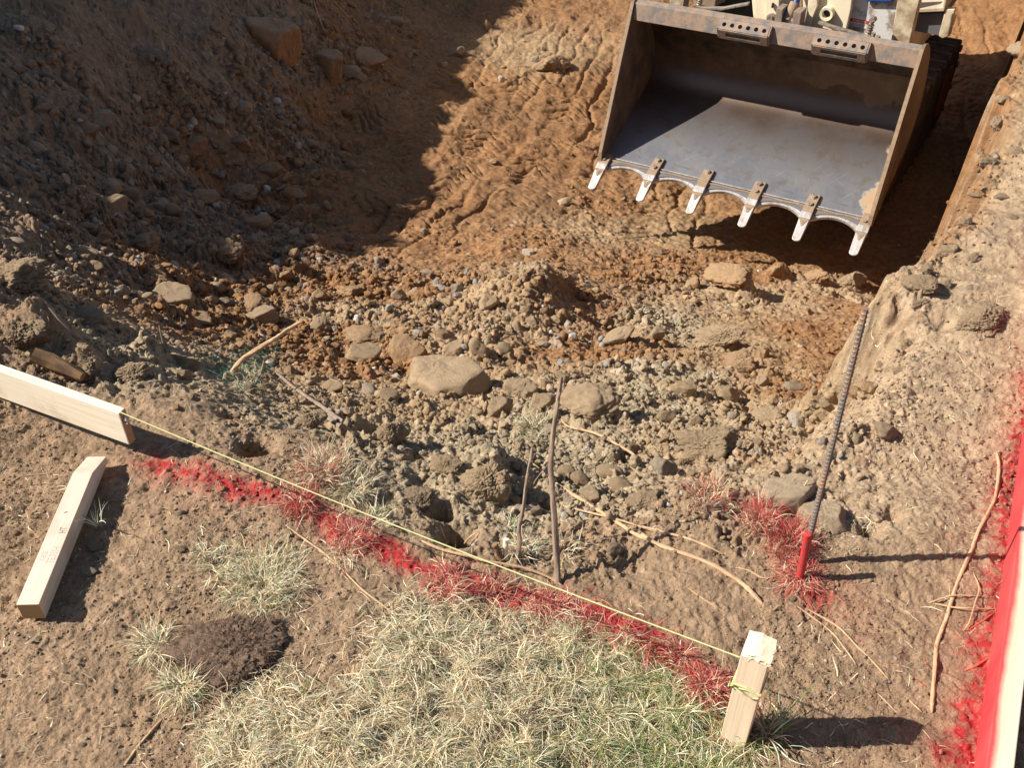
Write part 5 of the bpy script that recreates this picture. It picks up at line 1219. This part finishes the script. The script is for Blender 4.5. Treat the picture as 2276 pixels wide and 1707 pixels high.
root('root', V12, [(1090, 1300), (1000, 1390), (890, 1520), (800, 1645)], .0024, .0024, M_ROOT, 'brown stick like root below the overturned sod', 'root')
root('root', V10, [(690, 880), (830, 940), (1000, 980), (1100, 1010), (1330, 1050), (1500, 1110), (1600, 1170)], .003, .002, M_ROOT, 'pale stick lying under the string near the tall stick', 'root', lift=.01)
root('root', V5, [(290, 790), (400, 920), (500, 1010), (575, 1060)], .0035, .002, M_ROOTG, 'grey root hanging over the clods at the far left', 'root', lift=.02)
root('root', V5, [(1780, 1240), (1900, 1340), (2100, 1480), (2212, 1560)], .005, .006, M_ROOTG, 'dark stick lying on the crumbly rim above the string', 'stick', lift=.015, more=(V10, [(40, 40), (150, 130), (240, 160)]))
root('root', V4, [(400, 0), (430, 100), (470, 200)], .006, .004, M_ROOT, 'left of two thin roots dangling in the shaded bank at the top', 'root')
root('root', V4, [(520, 0), (600, 80), (650, 140), (700, 210)], .006, .005, M_ROOT, 'right of two thin roots dangling in the shaded bank at the top', 'root')
root('root', V10, [(960, 905), (1010, 850), (1065, 818)], .0022, .001, M_ROOT, 'small root poking from the dark hole in the rim', 'root', lift=.01)
root('root', V11, [(550, 615), (620, 630), (700, 670), (800, 650)], .0016, .001, M_ROOT, 'short bent root left of the red stub', 'root')
root('root', V11, [(1560, 800), (1640, 772), (1700, 760), (1900, 768)], .0016, .0013, M_ROOT, 'upper of two orange rootlets crossing the thick root', 'root', lift=.008)
root('root', V11, [(1580, 800), (1690, 822), (1800, 828), (1905, 832)], .0016, .0013, M_ROOT, 'lower of two orange rootlets crossing the thick root', 'root', lift=.008)
root('root', V11, [(1740, 1155), (1800, 1130), (1870, 1088)], .0022, .002, M_ROOTR, 'short red rootlet touching the red board', 'root')
root('root', V11, [(1740, 945), (1770, 900), (1800, 800), (1822, 720), (1790, 640)], .0011, .0014, M_ROOT, 'curved orange rootlet between the thick root and the red board', 'root', lift=.008)
root('root', V11, [(1760, 945), (1830, 900), (1900, 850)], .0016, .0016, M_ROOTR, 'red rootlet below the curved orange rootlet', 'root')
root('root', V11, [(1290, 1270), (1340, 1320), (1395, 1375)], .0013, .001, M_ROOT, 'thin straw like root above the shadow of the stake', 'root')
root('root', V11, [(1440, 1290), (1480, 1330), (1525, 1372)], .0015, .001, M_ROOT, 'short root right of the thin straw like root', 'root')
root('root', V11, [(300, 720), (400, 790), (500, 850)], .0012, .001, M_ROOT, 'single thin straw left of the upright stake', 'root')
root('root', V8, [(1840, 720), (1900, 800), (1990, 880)], .0012, .001, M_ROOT, 'thin straw on the right bank under the root bound clod', 'root')
root('root', V9, [(10, 850), (80, 845), (150, 810), (320, 795)], .0014, .001, M_ROOT, 'thin yellow root left of the lying stake', 'root')
def stick(name, vf, pts, r0, r1, mat, label, k, cat='stick'):
    P = path(vf, pts); B_ = at(P[0][0] / K, P[0][1] / K); W = []
    for a, b in P:
        d = ray(a, b); t = (B_[1] + k * (C0[2] - B_[2])) / (d[1] - k * d[2]); W.append(C0 + t * d)
    d0 = W[0] - W[2]; W = [W[0] + d0 / np.linalg.norm(d0) * .04] + W; n_ = len(W)
    g = G(); g.tube([tuple(w_) for w_ in W], [r0 + (r1 - r0) * (i / (n_ - 1)) for i in range(n_)], 9, wob=.16); return tag(g.make(name, mat, smooth=True), label, cat)
stick('stick', VP, [(1205, 1258), (1199, 1150), (1193, 1060), (1190, 1000), (1196, 930), (1204, 870), (1210, 838), (1213, 815)], .0064, .0032, M_BARK, 'tall upright bare stick standing at the rim of the pit', .55)
stick('stick', V10, [(1300, 1020), (1325, 900), (1320, 800), (1350, 660), (1365, 520), (1385, 400), (1408, 280)], .0045, .0028, M_BARK, 'shorter thin upright stick left of the tall one', .55)
stick('stick', V5, [(1500, 1250), (1560, 1170), (1690, 1080), (1790, 1020), (1860, 970), (1940, 920)], .0085, .005, M_ROOT, 'bare tan stick leaning out of the green netting', 1.4)
stick('stick', V10, [(1375, 590), (1420, 500), (1480, 420), (1520, 370)], .0016, .001, M_BARK, 'fine twig between the two upright sticks', .8)
stick('stick', V10, [(1238, 1000), (1232, 940), (1236, 870)], .006, .005, M_PINE, 'pale snapped stub of wood at the foot of the sticks', .2, 'wood stub')
stick('stick', V10, [(1210, 1010), (1185, 950), (1160, 905)], .006, .006, M_RUSTW, 'brown broken stub beside the pale one', .2, 'wood stub')
stick('stick', V5, [(1070, 1110), (1055, 1050), (1040, 990), (1030, 940)], .003, .002, M_ROOTG, 'curled grey twig on the left slope above the board', .6)
stick('stick', V11, [(810, 340), (850, 260), (900, 200), (930, 160)], .0025, .0015, M_ROOT, 'thin bent twig beside the ribbed bar above the red grass', .5)

# ------------------------------------------------------------------ grass, straw, rootlets
STRAW = np.array([(.76, .62, .40), (.62, .48, .27), (.82, .72, .51), (.40, .28, .15), (.70, .60, .41), (.50, .38, .22)]); PGRN = np.array([(.42, .46, .30), (.54, .58, .43), (.33, .38, .21)]); GRN = np.array([(.13, .20, .045), (.19, .26, .07), (.24, .27, .09)])
M_BLADE = None
def blade_mat():
    m, t, b = newmat('grass_blade'); c = N(t, 'ShaderNodeAttribute', attribute_name='Col').outputs[0]
    t.links.new(c, b.inputs['Base Color']); b.inputs['Roughness'].default_value = .55; b.inputs['Specular IOR Level'].default_value = .3
    tr = N(t, 'ShaderNodeBsdfTranslucent'); t.links.new(c, tr.inputs[0]); mx = N(t, 'ShaderNodeMixShader', i0=.2); out = [n_ for n_ in t.nodes if n_.type == 'OUTPUT_MATERIAL'][0]
    t.links.new(b.outputs[0], mx.inputs[1]); t.links.new(tr.outputs[0], mx.inputs[2]); t.links.new(mx.outputs[0], out.inputs[0]); return m
M_BLADE = blade_mat()
def blades(base, az, elev, length, width, curl, col, seg=4, twist=.6):
    """arrays in, ribbons out: each blade starts at base, leaves at elevation elev and droops by curl"""
    n_ = len(base); V = np.zeros((n_, seg + 1, 2, 3)); pos = base.copy(); a = az.copy(); e = elev.copy(); st = length / seg
    sidea = az + np.pi / 2 + RNG.uniform(-twist, twist, n_); tz = RNG.uniform(-.7, .7, n_)
    for i in range(seg + 1):
        w_ = width * (1 - (i / seg) ** 2 * .92) * (.75 if i == 0 else 1)
        sx = np.stack([np.cos(sidea), np.sin(sidea), tz], 1); sx /= np.linalg.norm(sx, axis=1)[:, None]
        V[:, i, 0] = pos - sx * w_[:, None] * .5; V[:, i, 1] = pos + sx * w_[:, None] * .5
        pos = pos + np.stack([np.cos(e) * np.cos(a), np.cos(e) * np.sin(a), np.sin(e)], 1) * st[:, None]
        e = e - curl / seg * (1 + .6 * i); a = a + RNG.uniform(-.38, .38, n_); sidea = sidea + RNG.uniform(-.2, .2, n_)
    b = (np.arange(n_) * (seg + 1) * 2)[:, None]; k = np.arange(seg)[None, :] * 2
    F = np.stack([b + k, b + k + 1, b + k + 3, b + k + 2], 2).reshape(-1, 4)
    return V.reshape(-1, 3), F, np.repeat(col, (seg + 1) * 2, 0)
def keep_above(V, off=.0015):
    g_ = ZG(V[:, 0], V[:, 1]) + off; V[:, 2] = np.maximum(V[:, 2], g_ + 0 * V[:, 2]); return V
def pick(n_, mixw):
    src = [STRAW, PGRN, GRN]; w_ = np.array(mixw, float); w_ /= w_.sum(); k = RNG.choice(3, n_, p=w_); out = np.zeros((n_, 3))
    for i in range(3): s_ = k == i; out[s_] = src[i][RNG.randint(len(src[i]), size=s_.sum())]
    return out * RNG.uniform(.75, 1.2, n_)[:, None]
def inpoly(P, poly):
    x, y = P[:, 0], P[:, 1]; c = np.zeros(len(P), bool); n_ = len(poly)
    for i in range(n_):
        x1, y1 = poly[i]; x2, y2 = poly[(i + 1) % n_]
        m = ((y1 > y) != (y2 > y)) & (x < (x2 - x1) * (y - y1) / (y2 - y1 + 1e-9) + x1); c ^= m
    return c
def redden(C, W, k=1.0, add=0):
    add = add * 1.25
    p = np.clip((paint(W[:, 0], W[:, 1]) * k + add) * 1.1, 0, 1); m = (RNG.rand(len(C)) < p * .8) * RNG.uniform(.6, .98, len(C)); m = m[:, None]; return C * (1 - m) + np.array([.43, .02, .032]) * m
def lawn(name, poly, n_, lab, mixf, len_=(.014, .050), wid=(.0006, .0017), el=(-.3, .55), cat=None, red=0, kind='stuff', edge=22, parent=None):
    x0, y0 = np.min(poly, 0); x1, y1 = np.max(poly, 0); P = np.stack([RNG.uniform(x0, x1, n_ * 3), RNG.uniform(y0, y1, n_ * 3)], 1)
    J = P + RNG.randn(len(P), 2) * edge; m = inpoly(J, poly); P = P[m][:n_]
    cl = perlin(P[:, 0] / 34, P[:, 1] / 34, 401) + .5 * perlin(P[:, 0] / 11, P[:, 1] / 11, 402); P = P[RNG.rand(len(P)) < np.clip(.50 + cl * 1.7, .03, 1)]
    W, T = drop(P); n_ = len(W); tuft = perlin(W[:, 0] * 22, W[:, 1] * 22, 403)
    az = perlin(W[:, 0] * 9, W[:, 1] * 9, 404) * 5 + RNG.uniform(-1.6, 1.6, n_) + (RNG.rand(n_) < .35) * RNG.uniform(0, 6.28, n_)
    C = np.zeros((n_, 3)); mf = np.array([mixf(a, b) for a, b in P])
    for i in range(3):
        pass
    r = RNG.rand(n_); cs = np.cumsum(mf / mf.sum(1)[:, None], 1); k = (r[:, None] > cs).sum(1).clip(0, 2)
    for i, s_ in enumerate((STRAW, PGRN, GRN)): q = k == i; C[q] = s_[RNG.randint(len(s_), size=q.sum())]
    C *= RNG.uniform(.7, 1.2, n_)[:, None]; C = redden(C, W, 1, red)
    W[:, 2] += RNG.uniform(0, .014, n_) * (1 + tuft)
    V, F, CC = blades(W, az, RNG.uniform(el[0], el[1], n_) + .3 * tuft, RNG.uniform(*len_, n_) * (1 + .4 * tuft), RNG.uniform(*wid, n_), RNG.uniform(.2, 1.3, n_), C)
    V = keep_above(V, .001); o = link(name, mesh(name, V, F, CC, True, M_BLADE), parent)
    return tag(o, lab, cat, kind=kind)
LP_ = np.array([(890, 1285), (1000, 1262), (1120, 1275), (1200, 1310), (1330, 1352), (1420, 1395), (1500, 1480), (1570, 1540), (1640, 1620), (1660, 1700), (420, 1700), (425, 1600), (500, 1520), (560, 1470), (640, 1470), (690, 1560), (740, 1520), (760, 1440), (810, 1370)], float)
def mf(x, y):
    g_ = max(0, min(1, (x - 1150) / 300)) * max(0, min(1, (y - 1330) / 60)) + max(0, min(1, (y - 1560) / 120)) * max(0, min(1, (x - 850) / 250)) * .6; g_ = min(1, g_) * .8
    return (.80 - .45 * g_, .18 - .02 * g_, .02 + .55 * g_)
lawn('dry_grass', LP_, 52000, 'matted dry straw grass turning green toward the stake', mf)
def tuft(u, v, rpx, n_, length, mixw, label, red=0, el=(.3, 1.25), name='grass_tuft', cat='grass tuft', group=None, wid=(.0008, .0018), asp=.8, out_=.2, h=.015):
    n_ = int(n_ * 1.35) if n_ > 120 else n_
    P = np.clip(np.stack([RNG.randn(n_), RNG.randn(n_)], 1), -2, 2) * [rpx * .42, rpx * .42 * asp] + [u / K, v / K]; W, T = drop(P)
    c0, _ = drop([(u / K, v / K)]); dv = W[:, :2] - c0[0, :2]; az = np.arctan2(dv[:, 1], dv[:, 0]) + RNG.randn(n_) * (1.1 - out_ * .5)
    C = redden(pick(n_, mixw), W, 1.0, red); W[:, 2] += RNG.uniform(-.002, h, n_)
    V, F, CC = blades(W, az, RNG.uniform(*el, n_), RNG.uniform(*length, n_) * RNG.uniform(.4, 1.1, n_), RNG.uniform(*wid, n_), RNG.uniform(-.2, 1.6, n_), C, 5)
    V = keep_above(V, .0008); return tag(link(name, mesh(name, V, F, CC, True, M_BLADE)), label, cat, group)
tuft(570 * K, 1262 * K, 95, 900, (.03, .07), (.7, .22, .08), 'broad tuft of straw grass left of the main grass mat', el=(0, 1.0))
tuft(465 * K, 1225 * K, 45, 110, (.03, .07), (.6, .4, 0), 'sparse straggling tuft left of the broad straw tuft', el=(0, .7))
tuft(700 * K, 1018 * K, 60, 620, (.03, .065), (.85, .15, 0), 'pale dry tuft blushed pink by spray above the string', red=.16, el=(.3, 1.2))
tuft(765 * K, 1060 * K, 48, 260, (.03, .06), (.7, .3, 0), 'straw tuft just right of the pink blushed tuft', el=(.1, 1.0))
tuft(650 * K, 1088 * K, 42, 330, (.02, .055), (1, .0, 0), 'red sprayed tuft below the pale tuft on the string', red=.75, el=(-.1, .9))
tuft(765 * K, 1165 * K, 45, 320, (.02, .06), (1, .0, 0), 'red sprayed tuft in the middle of the paint line', red=.6, el=(-.1, .9))
tuft(740 * K, 1205 * K, 40, 160, (.02, .05), (.8, .2, 0), 'yellow tuft hanging below the red paint line', red=.05, el=(-.2, .6))
tuft(810 * K, 1130 * K, 34, 130, (.03, .06), (.6, .3, .1), 'green and straw tuft under the string', el=(0, .8))
tuft(1150 * K, 930 * K, 42, 330, (.03, .06), (.72, .2, .08), 'small dry tuft growing left of the tall stick', el=(.2, 1.2))
tuft(1530 * K, 1085 * K, 46, 420, (.03, .065), (.85, .1, .05), 'leftmost of the red sprayed tufts by the ribbed bar', red=.42, el=(.5, 1.4))
tuft(1640 * K, 1130 * K, 42, 420, (.03, .065), (.85, .1, .05), 'middle red sprayed tuft, half straw half red', red=.50, el=(.5, 1.4))
tuft(1705 * K, 1175 * K, 46, 560, (.035, .07), (.95, .05, .0), 'dense red tuft standing against the red stub', red=.72, el=(.5, 1.4))
tuft(1725 * K, 1245 * K, 40, 330, (.025, .06), (1, .0, .0), 'red roots and blades spilling below the red stub', red=.8, el=(-.3, .7), asp=1.1)
tuft(1530 * K, 1490 * K, 52, 420, (.02, .05), (1, 0, 0), 'deep red sprayed grass left of the upright stake', red=.75, el=(0, .9))
tuft(1465 * K, 1425 * K, 36, 200, (.02, .05), (1, 0, 0), 'deep red grass at the corner of the green turf', red=.7, el=(0, .9))
tuft(1195 * K, 1315 * K, 40, 240, (.02, .05), (1, 0, 0), 'red grass at the top edge of the straw mat', red=.7, el=(0, .8))
tuft(960 * K, 1258 * K, 50, 260, (.02, .06), (1, 0, 0), 'red roots left of the top of the straw mat', red=.65, el=(-.1, .6))
tuft(340 * K, 1400 * K, 42, 330, (.03, .07), (.75, .2, .05), 'yellow grass sticking out left of the overturned sod', el=(-.1, .8))
tuft(395 * K, 1490 * K, 42, 330, (.03, .07), (.75, .15, .1), 'yellow grass under the lower left side of the sod', el=(-.1, .8))
tuft(1105 * K, 1140 * K, 16, 70, (.02, .05), (.4, .5, .1), 'tiny pale green tuft in the dark trench hole', el=(.6, 1.4))
tuft(640 / 2.911, (780 + 1150 / 2.911), 10, 16, (.05, .085), (.3, .7, 0), 'grey green seedling growing in the shadow of the lying stake', el=(.8, 1.4), wid=(.0015, .0025))
tuft(1330 / 2.911, 780 + 1340 / 2.911, 14, 28, (.03, .07), (.5, .5, 0), 'small star shaped dry plant below the lying board shadow', el=(0, 1.0), wid=(.0015, .0025))
tuft(530 * K, 830 * K, 40, 240, (.03, .07), (.6, .4, 0), 'pale tuft under the green netting', el=(0, .9))
tuft(1655 * K, 1590 * K, 42, 100, (.05, .11), (.3, .3, .5), 'long green blades in front of the upright stake', el=(.4, 1.2), wid=(.0015, .003))
tuft(1130 * K, 1185 * K, 40, 190, (.02, .06), (.8, .2, 0), 'dry fibres round the stubs at the foot of the sticks', el=(-.2, .8))
tuft(1215 * K, 1195 * K, 40, 90, (.03, .07), (.9, .1, 0), 'few dry blades at the foot of the tall stick', el=(0, 1.0))
# green netting strands
n_ = 130; P = np.stack([RNG.randn(n_) * 50 + 505, RNG.randn(n_) * 20 + 800], 1); P[:60] = np.stack([RNG.randn(60) * 22 + 560, RNG.randn(60) * 24 + 775], 1); W, T = drop(P); W[:, 2] += .01
V, F, CC = blades(W, RNG.uniform(0, 6.28, n_), RNG.uniform(0, .9, n_), RNG.uniform(.04, .12, n_), np.full(n_, .0008), RNG.uniform(.2, 1.6, n_), np.array([(.05, .24, .15)]) * RNG.uniform(.7, 1.5, n_)[:, None], 6)
tag(link('plastic_netting', mesh('plastic_netting', keep_above(V), F, CC, True, M_BLADE)), 'frayed green plastic fibres tangled at the base of the leaning stick', kind='stuff')
# overturned sod with brown root hair
c0 = at(500, 1425); V, F = stone(777, 6, 'd'); sc_ = np.array([.132, .082, .024]); V = V * sc_; V[:, 2] += .004 * perlin(V[:, 0] * 90, V[:, 1] * 90, 5) + .003 * perlin(V[:, 0] * 240, V[:, 1] * 240, 6)
C = np.array([(.185, .125, .084)]) * (1 + .5 * fbm(V[:, 0] * 60, V[:, 1] * 60, 9))[:, None]
sod = link('sod', mesh('sod', V, F, C, True, M_STUFF)); sod.location = (c0[0], c0[1] + .012, c0[2] + .010); sod.rotation_euler = (0, 0, -.12); tag(sod, 'overturned dark brown sod bristling with fine roots on the bare ground', 'sod')
idx = RNG.randint(len(V), size=7500); bb = V[idx]; bb = bb[bb[:, 2] > -.01]; n_ = len(bb)
V2, F2, C2 = blades(bb, RNG.uniform(0, 6.28, n_), RNG.uniform(-.4, 1.3, n_), RNG.uniform(.006, .018, n_), np.full(n_, .0006), RNG.uniform(-1, 2, n_), np.array([(.21, .13, .085)]) * RNG.uniform(.6, 1.5, n_)[:, None], 3)
tag(link('root_hair', mesh('root_hair', V2, F2, C2, True, M_BLADE), sod), None)
# straw litter and fine rootlets over the bank: nobody could count them
def litter(name, n_, len_, wid, cols_, lab, boxes, seg=4, el=(-.1, .25), lift=.001):
    P = np.concatenate([np.stack([RNG.uniform(b[0], b[2], int(n_ * b[4])), RNG.uniform(b[1], b[3], int(n_ * b[4]))], 1) for b in boxes]); W, T = drop(P)
    m = (np.clip(.55 + 1.0 * perlin(W[:, 0] * 4, W[:, 1] * 4, 501) + .6 * perlin(W[:, 0] * 15, W[:, 1] * 15, 502), .05, 1) > RNG.rand(len(W))) & (look(TA, W[:, 0], W[:, 1])[:, 0] < .75) & (W[:, 2] > -.7)
    W = W[m]; n_ = len(W); W[:, 2] += lift; C = cols_[RNG.randint(len(cols_), size=n_)] * RNG.uniform(.7, 1.2, n_)[:, None]; C = redden(C, W, .9)
    V, F, CC = blades(W, RNG.uniform(0, 6.28, n_), RNG.uniform(*el, n_), RNG.uniform(*len_, n_) * RNG.uniform(.5, 1, n_), RNG.uniform(*wid, n_), RNG.uniform(-.2, .7, n_), C, seg, 1.2)
    tag(link(name, mesh(name, keep_above(V, .0007), F, CC, True, M_BLADE)), lab, None, kind='stuff')
BX = [(-20, 900, 1000, 1680, .34), (600, 1060, 2240, 1680, .44), (1750, 550, 2230, 1200, .12), (-20, 560, 800, 900, .06), (700, 900, 1500, 1150, .04)]
litter('straw_litter', 5200, (.010, .045), (.0008, .0022), np.concatenate([STRAW, STRAW, PGRN[:1]]), 'short bits of straw scattered over the bare bank', BX)
litter('rootlets', 15000, (.008, .028), (.0004, .0008), np.array([(.30, .20, .12), (.22, .14, .085), (.38, .27, .17)]), 'fine brown root fibres matted in the topsoil', BX + [(0, 600, 420, 800, .05), (1850, 480, 2230, 760, .06)], seg=3, el=(-.1, .7))
# hair like roots sticking out of the root bound clods at the rim
lp = [(60, 560), (110, 570), (20, 600), (180, 640), (150, 700), (230, 730), (2010, 585), (1975, 600), (2060, 530), (2130, 690), (2110, 660), (2170, 700), (1490, 1000), (1560, 1010), (1040, 1060), (880, 950), (1180, 930), (180, 780), (240, 800)]
P = np.concatenate([np.stack([RNG.randn(60) * 24 + a, RNG.randn(60) * 16 + b], 1) for a, b in lp]); W, T = drop(P); n_ = len(W)
V, F, CC = blades(W, RNG.uniform(0, 6.28, n_), RNG.uniform(0, 1.4, n_), RNG.uniform(.01, .045, n_), np.full(n_, .0011), RNG.uniform(0, 1.6, n_), np.array([(.34, .24, .15)]) * RNG.uniform(.6, 1.3, n_)[:, None], 4)
tag(link('hair_roots', mesh('hair_roots', keep_above(V), F, CC, True, M_BLADE)), 'fine hair roots bristling from the torn edges of the bank', None, kind='stuff')
print('script', time.time() - T0)
